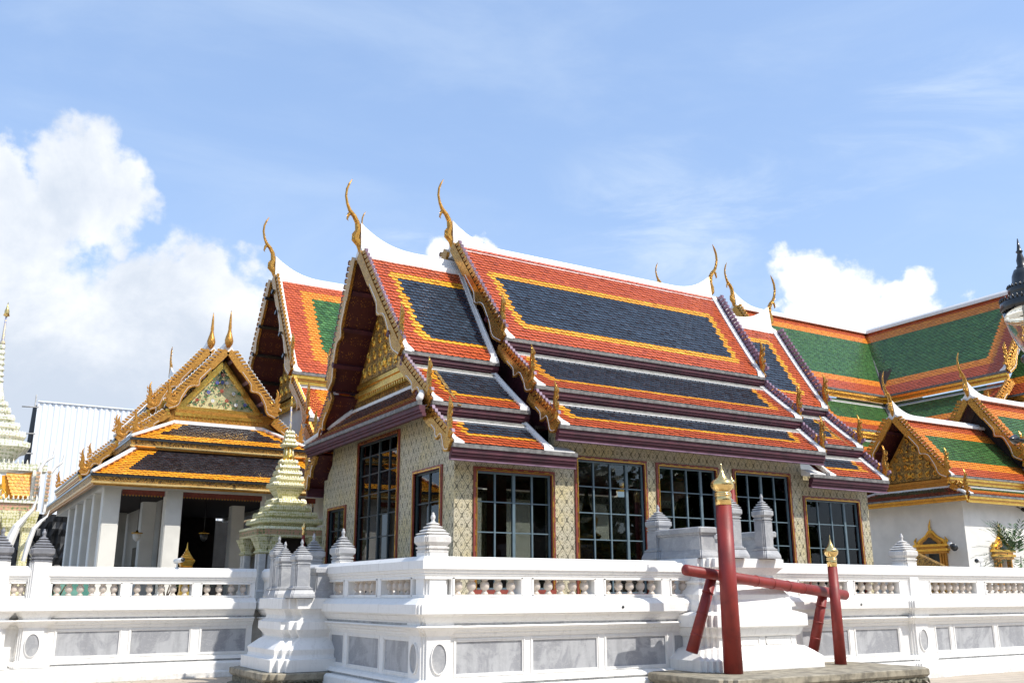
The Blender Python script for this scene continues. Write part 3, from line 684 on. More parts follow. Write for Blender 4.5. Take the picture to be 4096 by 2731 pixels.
# ---------------------------------------------------------------- windows
def window(root, ax, fixed, u0, u1, z0, z1, cols, rows, sash, out, deep=.10, name='window', fr='maroon_frame', thick=.08, bold=(), rowpos=None):
    """ax 'x': wall runs along x at y=fixed, outside toward -y (out=-1). ax 'y': runs along y at x=fixed"""
    def bx(mb, a0, a1, d0, d1, zz0, zz1, mat):
        d0, d1 = fixed + out * d0, fixed + out * d1; lo, hi = min(d0, d1), max(d0, d1)
        if ax == 'x': mb.box(a0, a1, lo, hi, zz0, zz1, mat)
        else: mb.box(lo, hi, a0, a1, zz0, zz1, mat)
    f = MB(); t = thick
    for (a0, a1, b0, b1) in ((u0 - t, u0, z0 - t, z1 + t), (u1, u1 + t, z0 - t, z1 + t), (u0, u1, z1, z1 + t), (u0, u1, z0 - t, z0)):
        bx(f, a0, a1, -.12, .035, b0, b1, fr)
    g = .018
    for (a0, a1, b0, b1) in ((u0 - g - .01, u0 - .01, z0, z1 + g), (u1 + .01, u1 + .01 + g, z0, z1 + g), (u0 - .01, u1 + .01, z1 + .01, z1 + .01 + g)):
        bx(f, a0, a1, .035, .046, b0, b1, 'gold_leaf')
    k = max(3, int((u1 - u0) / .22))
    for i in range(k):
        c = lerp(u0, u1, (i + .5) / k); bx(f, c - .05, c + .05, .035, .043, z1 + t * .52, z1 + t * .72, 'gold_amber')
    for s_ in (u0 - t * .5, u1 + t * .5):
        for i in range(int((z1 - z0) / .3)):
            c = z0 + (i + .5) * .3; bx(f, s_ - .008, s_ + .008, .035, .042, c - .05, c + .05, 'gold_amber')
    w_ = f.build(name, root)
    s = MB(); b = .035
    for (a0, a1, b0, b1) in ((u0, u0 + b, z0, z1), (u1 - b, u1, z0, z1), (u0 + b, u1 - b, z1 - b, z1), (u0 + b, u1 - b, z0, z0 + b)):
        bx(s, a0, a1, -.09, -.03, b0, b1, sash)
    xs = [lerp(u0, u1, i / cols) for i in range(1, cols)]
    for i, x in enumerate(xs):
        h = .030 if (i + 1) in bold else .016
        bx(s, x - h, x + h, -.09, -.028 if (i + 1) in bold else -.035, z0 + b, z1 - b, sash)
    rp = rowpos or [j / rows for j in range(1, rows)]
    edges = [u0 + b] + sum([[x - (.030 if (i + 1) in bold else .016), x + (.030 if (i + 1) in bold else .016)] for i, x in enumerate(xs)], []) + [u1 - b]
    for q in rp:
        z = lerp(z0, z1, q)
        for i in range(0, len(edges), 2): bx(s, edges[i], edges[i + 1], -.082, -.042, z - .011, z + .011, sash)
    s.build('glazing_bar', w_)
    gl = MB(); bx(gl, u0 + .01, u1 - .01, -.066, -.060, z0 + .01, z1 - .01, 'window_glass'); gl.build('glass', w_)
    return w_
def wall_with_holes(mb, ax, fixed, thick_dir, u0, u1, z0, z1, holes, mat, thick=.22):
    """holes: [(a0,a1,b0,b1)] sorted along u"""
    def bx(a0, a1, b0, b1):
        if a1 - a0 < 1e-4 or b1 - b0 < 1e-4: return
        lo, hi = sorted((fixed, fixed + thick_dir * thick))
        if ax == 'x': mb.box(a0, a1, lo, hi, b0, b1, mat)
        else: mb.box(lo, hi, a0, a1, b0, b1, mat)
    u = u0
    for (a0, a1, b0, b1) in holes:
        bx(u, a0, z0, z1); bx(a0, a1, z0, b0); bx(a0, a1, b1, z1); u = a1
    bx(u, u1, z0, z1)

# ================================================================ SETTING
g = MB(); g.box(-400, 400, -400, 800, -0.5, 0.0, 'paving'); tag(g.build('ground'), kind='structure')
g = MB(); g.box(-30, 45, 21.0, 60, 0.001, 1.50, 'terrace_floor'); g.box(6.55, 45, 13.25, 21.0, 0.001, 1.50, 'terrace_floor')
tag(g.build('terrace_paving'), kind='structure')

# ================================================================ TERRACE WALLS
BODY = [(0, .40), (0, 1.05)]
def wall_mouldings(mb, path):
    mb.sweep(path, [(-.25, .002), (.30, .002), (.30, .10), (.24, .13), (.24, .27), (.20, .31), (-.25, .31)], 'white_plaster')
    mb.sweep(path, [(-.25, .312), (.10, .312), (.10, .345), (-.25, .345)], 'marble_strip')
    mb.sweep(path, [(-.25, .347), (.13, .347), (.12, .38), (.06, .41), (.02, .415), (-.25, .415)], 'white_plaster')
    mb.sweep(path, [(-.25, 1.00), (.02, 1.00), (.03, 1.03), (.045, 1.035), (.05, 1.07), (.085, 1.08), (.10, 1.115), (.15, 1.145), (.13, 1.165), (-.25, 1.165)], 'white_plaster')
    mb.sweep(path, [(-.25, 1.167), (.055, 1.167), (.055, 1.198), (-.25, 1.198)], 'marble_strip')
    mb.sweep(path, [(-.25, 1.20), (.06, 1.20), (.065, 1.225), (.09, 1.235), (.125, 1.30), (.16, 1.315), (.165, 1.33), (.195, 1.335), (.195, 1.465), (.10, 1.545), (.02, 1.56), (.02, 1.61), (-.25, 1.61)], 'white_plaster')
    mb.sweep(path, [(-.25, 1.835), (.02, 1.835), (.02, 1.88), (.035, 1.895), (.035, 1.92), (.06, 1.935), (.07, 1.975), (.09, 1.98), (.09, 2.10), (.03, 2.165), (-.22, 2.165), (-.25, 2.10)], 'white_plaster')
def baluster_mesh(z0, z1):
    mb = MB(); h = z1 - z0
    pr = [(.058, 0), (.056, .07 * h), (.040, .17 * h), (.030, .23 * h), (.034, .27 * h), (.062, .36 * h), (.073, .50 * h), (.072, .70 * h), (.056, .82 * h), (.038, .87 * h), (.052, .93 * h), (.056, h)]
    mb.lathe(0, 0, pr, 'marble_pink', 12); return mb
BAL = None
def baluster(x, y, parent):
    global BAL
    if BAL is None:
        mb = baluster_mesh(0, .222)
        me = bpy.data.meshes.new('baluster'); me.from_pydata(mb.v, [], mb.f); me.materials.append(MATS['marble_pink'])
        me.polygons.foreach_set('use_smooth', [True] * len(mb.f)); BAL = me
    o = bpy.data.objects.new('baluster', BAL); col.objects.link(o); o.parent = parent
    P = POS[parent.name]; o.location = (x - P[0], y - P[1], 1.6115 - P[2]); o.rotation_euler = (0, 0, random.uniform(0, 6))
def bay(mb, root, ax, fixed, u0, u1, out, opens, panels, ends):
    """one straight run: balustrade piers and panel frames between u0,u1"""
    def bx(m_, a0, a1, d0, d1, z0, z1, mat):
        p, q = sorted((fixed + out * d0, fixed + out * d1))
        if ax == 'x': m_.box(a0, a1, p, q, z0, z1, mat)
        else: m_.box(p, q, a0, a1, z0, z1, mat)
    u = u0
    for (a, b) in opens:
        bx(mb, u, a, -.22, .018, 1.608, 1.838, 'white_plaster'); u = b
        for (c0, c1) in ((a - .03, a - .001), (b + .001, b + .03)): bx(mb, c0, c1, .018, .030, 1.59, 1.86, 'white_plaster')
        bx(mb, a - .03, b + .03, .018, .030, 1.575, 1.600, 'white_plaster'); bx(mb, a - .03, b + .03, .018, .030, 1.842, 1.862, 'white_plaster')
        k = max(2, round((b - a) / .225)); sp = (b - a) / k
        for i in range(k):
            c = a + (i + .5) * sp
            if ax == 'x': baluster(c, fixed - out * .10, root)
            else: baluster(fixed - out * .10, c, root)
    bx(mb, u, u1, -.22, .018, 1.608, 1.838, 'white_plaster')
    bx(mb, u0, u1, -.22, -.03, .40, 1.02, 'white_plaster')
    u = u0
    for (a, b) in panels:
        bx(mb, u, a, -.03, 0, .413, 1.002, 'white_plaster'); u = b
        bx(mb, a, b, -.03, 0, .413, .46, 'white_plaster'); bx(mb, a, b, -.03, 0, .955, 1.002, 'white_plaster')
        for q in (0, 1):
            e = .0 + q * .022; dd = .012 - q * .010
            for (c0, c1, z0, z1) in ((a + e - .02, a + e, .44 + e, .975 - e), (b - e, b - e + .02, .44 + e, .975 - e), (a + e, b - e, .975 - e - .02, .975 - e), (a + e, b - e, .44 + e, .44 + e + .02)):
                bx(mb, c0, c1, -.03, dd, z0, z1, 'white_plaster')
        pm = MB(); bx(pm, a + .02, b - .02, -.029, -.022, .462, .953, 'marble_panel'); pm.build('stone_panel', root)
    bx(mb, u, u1, -.03, 0, .413, 1.002, 'white_plaster')
def redent(cx, cy, h, st, n=2, hy=None):
    """square outline with n notches of size st at every corner; grows by d"""
    hy = hy or h
    def fn(d):
        H = h + d; K = hy + d; q = []
        c = [(H - i * st, K - (n - i) * st) for i in range(n + 1)]
        pts = []
        for i, (x, y) in enumerate(c):
            pts.append((x, y))
        # quadrant 1: from (H, small) up to (small, K)
        q1 = []
        x = H; y = K - n * st; q1.append((x, y))
        for i in range(n): x -= st; q1.append((x, y)); y += st; q1.append((x, y))
        q2 = [(-x_, y_) for x_, y_ in q1[::-1]]; q3 = [(-x_, -y_) for x_, y_ in q1]; q4 = [(x_, -y_) for x_, y_ in q1[::-1]]
        return [(cx + x_, cy + y_) for x_, y_ in q1 + q2 + q3 + q4]
    return fn
def post_cap(mb, cx, cy, zb, h=.16, mat='marble_weathered', sc=1.0):
    """stepped pyramid cap with a bud finial"""
    fn = redent(cx, cy, h * .92, .022 * sc, 2); q = sc
    mb.stack(fn, [(.0, zb), (.012 * q, zb + .005 * q), (.012 * q, zb + .03 * q), (0, zb + .035 * q), (.0, zb + .055 * q), (.02 * q, zb + .06 * q), (.02 * q, zb + .085 * q), (.0, zb + .09 * q), (.0, zb + .10 * q), (.035 * q, zb + .15 * q), (.040 * q, zb + .155 * q), (.040 * q, zb + .235 * q), (.01 * q, zb + .262 * q)], mat)
    z = zb + .262 * q; k = h
    for i, (r0, r1, dz) in enumerate(((.92, .80, .045), (.72, .58, .055), (.52, .38, .05), (.34, .24, .045))):
        f2 = redent(cx, cy, h * r0, .014 * q, 1)
        mb.stack(f2, [(-.03 * q, z), (.012 * q, z + .012 * q), (.016 * q, z + .022 * q), (-h * (r0 - r1) - .01, z + dz * q)], mat); z += dz * q
    mb.lathe(cx, cy, [(.030 * q, z - .01), (.036 * q, z + .015 * q), (.022 * q, z + .035 * q), (.034 * q, z + .055 * q), (.038 * q, z + .085 * q), (.030 * q, z + .105 * q), (.018 * q, z + .125 * q), (.024 * q, z + .135 * q), (.010 * q, z + .15 * q)], mat, 10)
def post(root, cx, cy, h, mat_cap, ztop=2.22, oval=None, sc=1.0):
    mb = MB(); fn = redent(cx, cy, h, .033, 2)
    mb.stack(fn, [(.0, 1.56), (0, ztop)], 'white_plaster')
    mb.stack(fn, [(.05, .002), (.30, .002), (.30, .11), (.27, .28), (.05, .30)], 'white_plaster')
    mb.stack(fn, [(.03, .302), (.14, .302), (.16, .35), (.07, .42), (.06, .43), (.06, 1.02), (.08, 1.05), (.12, 1.10), (.19, 1.15), (.16, 1.169), (.09, 1.171), (.09, 1.205), (.11, 1.235), (.16, 1.30), (.22, 1.33), (.225, 1.34), (.225, 1.47), (.12, 1.55), (0, 1.565)], 'white_plaster')
    o = mb.build('wall_post', root)
    cb = MB(); post_cap(cb, cx, cy, ztop, h, mat_cap, sc); cb.build('post_cap', o)
    ob = MB()
    for (dx, dy) in ((0, -1), (-1, 0)):
        vs = []; n = 28; e = h + .06
        for (rr, off) in ((1.0, .012), (1.0, .001)):
            for i in range(n):
                a = 2 * PI * i / n; t = .115 * math.cos(a) * rr; z = .71 + .20 * math.sin(a) * rr
                vs.append((cx + dx * (e + off) + (t if dx == 0 else 0), cy + dy * (e + off) + (t if dy == 0 else 0), z))
        ob.add(vs, [tuple(range(n))] + [(i, (i + 1) % n, (i + 1) % n + n, i + n) for i in range(n)], 'marble_grey')
    ob.build('oval_panel', o)
    rb = MB()
    for (dx, dy) in ((0, -1), (-1, 0)):
        n = 28; e = h + .06; vs = []
        for (k_, off) in ((1.0, .001), (1.0, .028), (1.10, .028), (1.12, .001)):
            for i in range(n):
                a = 2 * PI * i / n; t = .118 * math.cos(a) * k_; z = .71 + .203 * math.sin(a) * (k_ - (k_ - 1) * .4)
                vs.append((cx + dx * (e + off) + (t if dx == 0 else 0), cy + dy * (e + off) + (t if dy == 0 else 0), z))
        rb.add(vs, [(j * n + i, j * n + (i + 1) % n, (j + 1) * n + (i + 1) % n, (j + 1) * n + i) for j in range(3) for i in range(n)], 'white_plaster')
    rb.build('oval_rim', o)
    return o
# right, projecting wall
TW = empty('terrace_wall', (6.3, 13.0, 0), 'white balustraded terrace wall that turns the corner in front of the blue-roofed hall', 'wall', 'balustraded terrace walls')
mb = MB(); wall_mouldings(mb, [(6.3, 21.0), (6.3, 13.0), (30, 13.0)])
fo = [(6.77, 7.94), (8.17, 9.34), (9.57, 10.74), (10.97, 12.14), (12.37, 13.54), (14.08, 15.40), (15.62, 16.95), (17.95, 19.51), (19.84, 21.4), (21.75, 23.3)]
fp = [(6.80, 7.99), (8.14, 9.40), (9.55, 10.83), (10.98, 12.2), (12.4, 13.9), (14.07, 15.36), (15.53, 16.83), (17.98, 18.46), (18.60, 19.97), (20.12, 21.5), (21.65, 23.1)]
bay(mb, TW, 'x', 13.0, 6.72, 30.0, -1, fo, fp, 0)
so_ = [(13.46, 14.58), (14.79, 16.02), (16.25, 17.4)]
bay(mb, TW, 'y', 6.3, 13.42, 21.0, -1, so_, [(13.52, 14.46), (14.66, 16.0), (16.2, 17.5)], 0)
mb.build('wall_body', TW)
for dx_ in (9.78, 15.55):
    mb = MB(); mb.tube((dx_, 12.806, 1.41), (dx_, 12.795, 1.41), .022, .022, 'iron_black', 12); mb.build('drain_hole', TW)
post(TW, 6.50, 13.20, .20, 'marble_weathered')
post(TW, 17.40, 13.14, .20, 'marble_weathered')
p3 = post(TW, 6.52, 17.0, .17, 'marble_grey', 2.20); p4 = post(TW, 6.52, 18.6, .17, 'marble_grey', 2.20)
# left wall, set back
LW = empty('terrace_wall', (2.0, 20.9, 0), 'long white balustraded wall set back in front of the pillared pavilion, left', 'wall', 'balustraded terrace walls')
mb = MB(); wall_mouldings(mb, [(-8, 20.9), (6.05, 20.9)])
bay(mb, LW, 'x', 20.9, -8, 6.05, -1, [(-2.2, -.9), (-.6, .7), (1.36, 1.62), (2.08, 3.33), (3.55, 4.73), (4.94, 5.95)], [(-1.5, .2), (2.24, 3.42), (3.60, 4.78), (4.98, 5.95)], 0)
mb.build('wall_body', LW)
post(LW, 1.83, 20.95, .19, 'marble_dark', 2.24, sc=1.05)
post(LW, 1.10, 20.75, .19, 'marble_dark', 2.24, sc=1.05)

# ================================================================ MOUNTING BLOCKS
def rect_redent(x0, x1, y0, y1, st, n, hidden=False):
    cx, cy = (x0 + x1) / 2, (y0 + y1) / 2
    return redent(cx, cy, (x1 - x0) / 2, st, n, (y1 - y0) / 2)
def marble_post(root, cx, cy, z0, ztop, h=.13, mat='marble_grey', sc=.85):
    mb = MB(); fn = redent(cx, cy, h, .020, 2)
    mb.stack(fn, [(.085, z0), (.085, z0 + .03), (.075, z0 + .07), (.05, z0 + .13), (.035, z0 + .14), (.045, z0 + .15), (.045, z0 + .17), (.02, z0 + .175), (.02, z0 + .19), (0, z0 + .20), (0, ztop)], mat)
    post_cap(mb, cx, cy, ztop, h, mat, sc)
    mb.build('finial_post', root)
def marble_box(root, x0, x1, y0, y1, z0, z1, mat='marble_grey'):
    mb = MB(); fn = rect_redent(x0, x1, y0, y1, .02, 1)
    mb.stack(fn, [(.05, z0), (.05, z0 + .04), (.02, z0 + .11), (.015, z0 + .13), (0, z0 + .135), (-.01, z1 - .14), (.01, z1 - .13), (.02, z1 - .10), (.045, z1 - .095), (.05, z1 - .02), (.03, z1)], mat)
    mb.build('marble_parapet', root)
MBR = empty('mounting_block', (12.4, 12.9, .39), 'big white stepped mounting block with marble parapets behind the tall red pole', 'pedestal', 'mounting blocks')
mb = MB(); fn = rect_redent(11.20, 13.42, 12.35, 14.2, .07, 3)
mb.stack(fn, [(.32, .39), (.32, .56), (.20, .66), (.10, .73), (.02, .74), (.0, .76), (.0, .91), (.05, .93), (.07, .965), (.11, 1.06), (.16, 1.08), (.16, 1.265), (.13, 1.28), (.02, 1.32), (-.02, 1.325), (-.02, 1.43), (-.05, 1.50), (-.06, 1.505), (-.06, 1.60), (-.16, 1.74), (-.17, 1.77), (-.14, 1.80), (-.14, 1.83), (-.19, 1.84), (-.19, 1.87), (-.22, 1.89), (-.22, 1.92), (-.12, 2.03), (-.10, 2.05), (-.08, 2.055), (-.08, 2.20), (-.10, 2.21)], 'white_plaster')
# panels on the foot
for (a, b) in ((11.75, 12.32), (12.48, 13.10)):
    for (c0, c1, z0, z1) in ((a, a + .015, .775, .90), (b - .015, b, .775, .90), (a, b, .885, .90), (a, b, .775, .79)): mb.box(c0, c1, 12.335, 12.352, z0, z1, 'white_plaster')
mb.build('plinth', MBR)
marble_box(MBR, 11.36, 11.72, 12.62, 13.75, 2.212, 2.74)
marble_box(MBR, 12.98, 13.26, 12.75, 13.75, 2.212, 2.72)
marble_box(MBR, 11.80, 12.90, 13.5, 13.8, 2.212, 2.70)
marble_post(MBR, 11.98, 12.48, 2.212, 2.84); marble_post(MBR, 12.74, 12.48, 2.212, 2.84)
marble_post(MBR, 11.50, 13.9, 2.212, 2.70, h=.17); 
MBL = empty('mounting_block', (5.5, 17.4, .32), 'smaller white stepped mounting block tucked in the corner left of the terrace corner post', 'pedestal', 'mounting blocks')
mb = MB(); fn = rect_redent(5.52, 7.0, 16.90, 18.55, .11, 2)
lv = [(.30, .33), (.30, .53), (.22, .55), (.20, .60), (.22, .69), (.20, .71), (.06, .83), (-.0, .87), (-.02, .89), (.0, .93), (.06, 1.0), (.08, 1.02), (.08, 1.15), (.05, 1.16), (-.02, 1.20), (-.04, 1.26), (.0, 1.34), (.03, 1.37), (.08, 1.375), (.08, 1.55), (.05, 1.56)]
mb.stack(fn, lv, 'white_plaster'); mb.build('plinth', MBL)
marble_post(MBL, 5.72, 16.95, 1.562, 2.10, h=.145, sc=.8); marble_post(MBL, 5.70, 17.85, 1.562, 2.10, h=.13, sc=.8); marble_post(MBL, 5.86, 18.75, 1.562, 2.25, h=.13, sc=.8)
marble_box(MBL, 6.02, 6.9, 16.95, 17.3, 1.562, 2.10); marble_box(MBL, 5.92, 6.9, 18.1, 18.4, 1.562, 2.10)
# stone platforms
def platform(x0, x1, y0, y1, z, label):
    r = empty('stone_platform', ((x0 + x1) / 2, (y0 + y1) / 2, 0), label, 'platform', 'stone platforms')
    fn = rect_redent(x0, x1, y0, y1, .10, 2)
    mb = MB(); mb.stack(fn, [(-.03, z - .14), (.0, z - .10), (.0, z - .015), (-.02, z - .002)], 'slab_edge')
    mb.build('slab', r)
    mb = MB(); mb.stack(fn, [(.02, .002), (.02, .05), (-.05, .08), (-.05, z - .142)], 'carved_stone'); mb.build('carved_base', r)
    n = 14; cb = MB()
    for i in range(n):
        for (cx, cy) in ((lerp(x0 + .2, x1 - .2, (i + .5) / n), y0 - .0),):
            cb.ribbon([(0, .0), (.10, .05), (.03, .10), (.14, .13), (.2, .06)], [.03, .045, .04, .03, .01], Vector((cx, cy + .05, .09)), Vector((1, 0, 0)), Vector((0, 0, 1)), Vector((0, 1, 0)), 'carved_stone', .05)
    cb.build('carving', r)
platform(10.2, 15.0, 10.9, 12.95, .39, 'buff stone slab platform under the red mooring poles')
platform(5.05, 6.9, 16.45, 18.95, .325, 'carved stone slab platform under the corner mounting block')

# ================================================================ RED MOORING POLES
def spire_profile(r, z, sc):
    q = sc
    H = .83 * q
    return [(r * a, z + H * b) for a, b in ((1.03, 0), (1.03, .19), (.98, .20), (1.12, .215), (1.12, .235), (.95, .245), (1.10, .26), (1.10, .275), (.88, .30), (.95, .32), (1.22, .36), (1.42, .41), (1.50, .46), (1.48, .51), (1.32, .56), (1.02, .595), (.80, .605),
            (.86, .62), (.60, .64), (.66, .665), (.46, .68), (.50, .71), (.34, .725), (.36, .75), (.24, .77), (.20, .82), (.10, .86), (.09, .90), (.03, 1.0))]
MF = empty('mooring_frame', (11.13, 11.81, .39), 'dark red mooring frame with gold onion finials and slanting crossbar on the stone slab', 'pole frame')
def rpole(x, y, z0, z1, r0, r1, sc, tipz, name='pole', root=MF):
    mb = MB(); mb.lathe(x, y, [(r0, z0), (r1, z1)], 'pole_red', 26); o = mb.build(name, root)
    f = MB(); f.lathe(x, y, spire_profile(r1, z1 + .001, (tipz - z1) / .83), 'gold_polished', 26); f.build('gold_finial', o); return o
rpole(11.15, 11.78, .391, 3.03, .152, .128, 1, 3.74)
rpole(14.22, 12.28, .391, 2.09, .106, .086, 1, 2.66)
mb = MB(); A = Vector((10.45, 12.0, 1.985)); B = Vector((14.92, 12.64, 1.585))
mb.tube(A, B, .088, .092, 'pole_red', 20, ball=True)
for t in (.20, .40, .50, .60, .70, .93):
    c = A.lerp(B, t); d = (B - A).normalized() * .012; mb.tube(c - d, c + d, .098, .098, 'pole_red', 20)
mb.build('crossbar', MF)
for (a, b) in (((11.20, 12.20, 1.90), (10.76, 12.30, .70)), ((14.28, 12.60, 1.62), (14.12, 12.80, .60))):
    mb = MB(); a = Vector(a); b = Vector(b); mb.tube(a, b, .085, .098, 'pole_red', 18)
    for t in (.22, .5, .78):
        c = a.lerp(b, t); d = (b - a).normalized() * .01; mb.tube(c - d, c + d, .096, .102, 'pole_red', 18)
    mb.build('brace', MF)
for (x, y, zt, r, lab) in ((6.60, 19.5, 3.15, .035, 'thin red pole with gilt tip standing in front of the small mosaic spire'), (13.98, 14.5, 4.02, .06, 'slim red pole with gold tip just behind the tall mooring pole')):
    R_ = empty('red_pole', (x, y, 1.5), lab, 'pole', 'slim red poles'); rpole(x, y, 1.501, zt - .33, r, r * .9, 1, zt, 'shaft', R_)

# ================================================================ MAIN HALL (blue roof)
HX0, HX1, HY0, HY1 = 8.31, 20.03, 16.0, 23.14; YC = 19.57; XC = 14.17
HALL = empty('temple_hall', (XC, YC, 1.5), 'Thai temple hall with navy blue and orange tiered roofs and tall grid windows', 'temple')
mb = MB()
fw = [(8.80, 10.50, 1.70, 3.92), (11.16, 12.88, 1.62, 4.30), (13.30, 14.94, 1.62, 4.30), (15.54, 17.24, 1.62, 4.30), (17.78, 19.63, 1.62, 3.80)]
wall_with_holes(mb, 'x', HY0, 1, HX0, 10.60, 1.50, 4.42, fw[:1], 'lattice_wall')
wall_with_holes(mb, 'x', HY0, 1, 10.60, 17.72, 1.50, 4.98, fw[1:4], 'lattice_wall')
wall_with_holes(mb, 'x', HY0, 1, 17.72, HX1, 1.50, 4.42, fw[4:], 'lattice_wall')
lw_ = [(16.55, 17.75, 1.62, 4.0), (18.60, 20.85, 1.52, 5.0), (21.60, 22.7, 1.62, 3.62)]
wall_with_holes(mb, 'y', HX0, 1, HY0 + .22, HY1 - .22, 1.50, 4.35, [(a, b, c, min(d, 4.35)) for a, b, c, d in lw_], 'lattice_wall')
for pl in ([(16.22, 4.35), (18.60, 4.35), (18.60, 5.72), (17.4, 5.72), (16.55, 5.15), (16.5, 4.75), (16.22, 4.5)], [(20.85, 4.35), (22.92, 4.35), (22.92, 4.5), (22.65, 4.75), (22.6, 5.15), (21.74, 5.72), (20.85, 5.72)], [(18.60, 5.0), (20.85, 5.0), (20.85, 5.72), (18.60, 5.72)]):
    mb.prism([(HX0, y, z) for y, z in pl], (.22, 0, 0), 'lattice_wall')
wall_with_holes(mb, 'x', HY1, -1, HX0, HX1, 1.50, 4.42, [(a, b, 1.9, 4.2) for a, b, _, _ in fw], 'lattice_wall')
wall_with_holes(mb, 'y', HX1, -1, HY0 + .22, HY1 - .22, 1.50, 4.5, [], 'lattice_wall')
wl = mb.build('wall', HALL)
mb = MB()   # gilt and white base course and base band
mb.sweep([(HX0, HY1), (HX0, HY0), (HX1, HY0)], [(.002, 1.501), (.12, 1.501), (.12, 1.54), (.06, 1.58), (.002, 1.585)], 'white_plaster')
mb.build('base_course', HALL)
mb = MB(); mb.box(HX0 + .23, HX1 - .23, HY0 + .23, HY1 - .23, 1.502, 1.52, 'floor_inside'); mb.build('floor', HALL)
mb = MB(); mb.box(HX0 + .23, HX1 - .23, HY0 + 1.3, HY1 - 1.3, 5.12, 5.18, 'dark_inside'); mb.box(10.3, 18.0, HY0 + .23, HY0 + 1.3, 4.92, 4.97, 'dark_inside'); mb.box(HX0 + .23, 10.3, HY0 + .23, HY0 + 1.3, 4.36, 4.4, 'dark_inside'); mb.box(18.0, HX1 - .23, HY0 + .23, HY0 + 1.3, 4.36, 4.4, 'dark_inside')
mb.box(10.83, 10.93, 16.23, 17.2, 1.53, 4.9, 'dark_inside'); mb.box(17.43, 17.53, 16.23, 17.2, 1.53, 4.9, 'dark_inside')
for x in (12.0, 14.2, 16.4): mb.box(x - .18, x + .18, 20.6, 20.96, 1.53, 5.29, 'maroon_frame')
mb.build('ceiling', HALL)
for i, (a, b, z0, z1) in enumerate(fw):
    window(HALL, 'x', HY0, a, b, z0, z1, 4, 4, 'blue_sash', -1, bold=(2,) if i in (0, 3) else (3,), rowpos=[.22, .48, .74] if i in (0, 4) else [.20, .40, .60, .80])
for i, (a, b, z0, z1) in enumerate(lw_):
    window(HALL, 'y', HX0, a, b, z0, z1, (2, 4, 2)[i], 4, 'dark_sash', -1, bold=((), (2,), ())[i], rowpos=([.2, .47, .74], [.11, .24, .38, .52, .66, .79, .91], [.25, .5, .75])[i], fr='maroon_frame', thick=.07)
for (a, b, z0, z1) in fw:
    f = MB(); f.box(a, b, HY1 - .12, HY1 - .08, 1.9, 4.2, 'window_glass'); o = f.build('rear_glass', HALL)
# roofs
FA = Frame((XC, YC, 0), (1, 0, 0), (0, -1, 0))
def bnd(*a, **k): return bands('tile_navy', 'tile_orange', 'tile_red', *a, **k)
st_main = dict(cols=('tile_navy', 'tile_orange', 'tile_red'), gutter='gutter_lead', fascia='purple_paint',
               band=[bnd(.55, .75, .88, 1.10, .43, .62, cut=.12), bnd(.42, .62, 0, 0, .34, .48, top=False, cut=.12), bnd(.42, .60, 0, 0, .30, .42, top=False, cut=.10)])
T2 = [(-4.17, -3.96, 4.28, 3.87, .20, 9.88, 2.27, 7.08), (-3.95, -3.91, 3.90, 3.86, 2.05, 6.92, 3.42, 5.79), (-3.88, -3.83, 3.86, 3.73, 3.20, 5.62, 4.17, 4.86)]
roof_section(FA, HALL, -4.17, 4.28, T2, st_main, 9.89, fins='LR')
def side_style(e): st = dict(st_main); st['band'] = [bnd(.50, .68, .55, .75, .38, .56, cut=.12, ends=e), bnd(.40, .58, 0, 0, .32, .46, top=False, cut=.12, ends=e), bnd(.40, .56, 0, 0, .28, .40, top=False, cut=.1, ends=e)]; return st
T1 = [(-6.57, -6.35, -3.98, -4.10, .20, 9.22, 2.17, 6.50), (-6.30, -6.23, -4.11, -4.03, 1.98, 6.33, 3.32, 5.25), (-6.22, -6.15, -4.05, -3.94, 3.12, 5.06, 4.07, 4.33)]
roof_section(FA, HALL, -6.57, -4.02, T1, side_style('L'), 9.33, ends='LR', chofas='L', capR=False, fins='L', finials='L', gext=(0, .55))
T3 = [(3.98, 4.10, 6.62, 6.30, .20, 9.22, 2.17, 6.50), (4.11, 4.03, 6.25, 6.15, 1.98, 6.33, 3.32, 5.25), (4.05, 3.94, 6.18, 6.05, 3.12, 5.06, 4.07, 4.33)]
roof_section(FA, HALL, 4.02, 6.62, T3, side_style('R'), 9.33, ends='LR', chofas='R', capL=False, fins='R', finials='R', gext=(.55, 0))
# white return verges where the main roof rises over the side roofs, with gable triangles
gable(FA, HALL, -5.75, .05, 8.75, 1.55, 6.50, -1, 'gold_relief', 'gold_leaf')
scrollwork(FA, HALL, -5.80, 1.45, 6.52, 8.55, -1, 0, .20)
for (a, sg, wl_) in ((-3.62, -1, 3.9), (3.62, 1, 3.9)):
    mb = MB(); mb.prism([FA(a, b, z) for b, z in ((3.8, 4.9), (3.3, 5.3), (2.1, 6.6), (.05, 9.65), (-.05, 9.65), (-2.1, 6.6), (-3.3, 5.3), (-3.8, 4.9))], FA.A * (-sg * .08), 'purple_paint'); mb.build('gable_wall', HALL)
mb = MB(); mb.prism([FA(-5.70, b, z) for b, z in ((3.4, 5.2), (2.0, 6.35), (1.6, 6.52), (-1.6, 6.52), (-2.0, 6.35), (-3.4, 5.2))], FA.A * .08, 'gold_relief'); mb.build('gable_wall', HALL)
mb = MB(); mb.prism([FA(5.70, b, z) for b, z in ((3.4, 5.2), (2.0, 6.35), (.05, 9.1), (-.05, 9.1), (-2.0, 6.35), (-3.4, 5.2))], FA.A * .08, 'gold_relief'); mb.build('gable_wall', HALL)
beams(FA, HALL, T1[0], -6.50, -4.6, (.22, .50, .78)); beams(FA, HALL, T2[0], -4.12, -3.7, (.25, .5, .75))
beams(FA, HALL, T1[1], -6.30, -5.0, (.6,)); beams(FA, HALL, T2[2], -3.85, -3.4, (.55,))
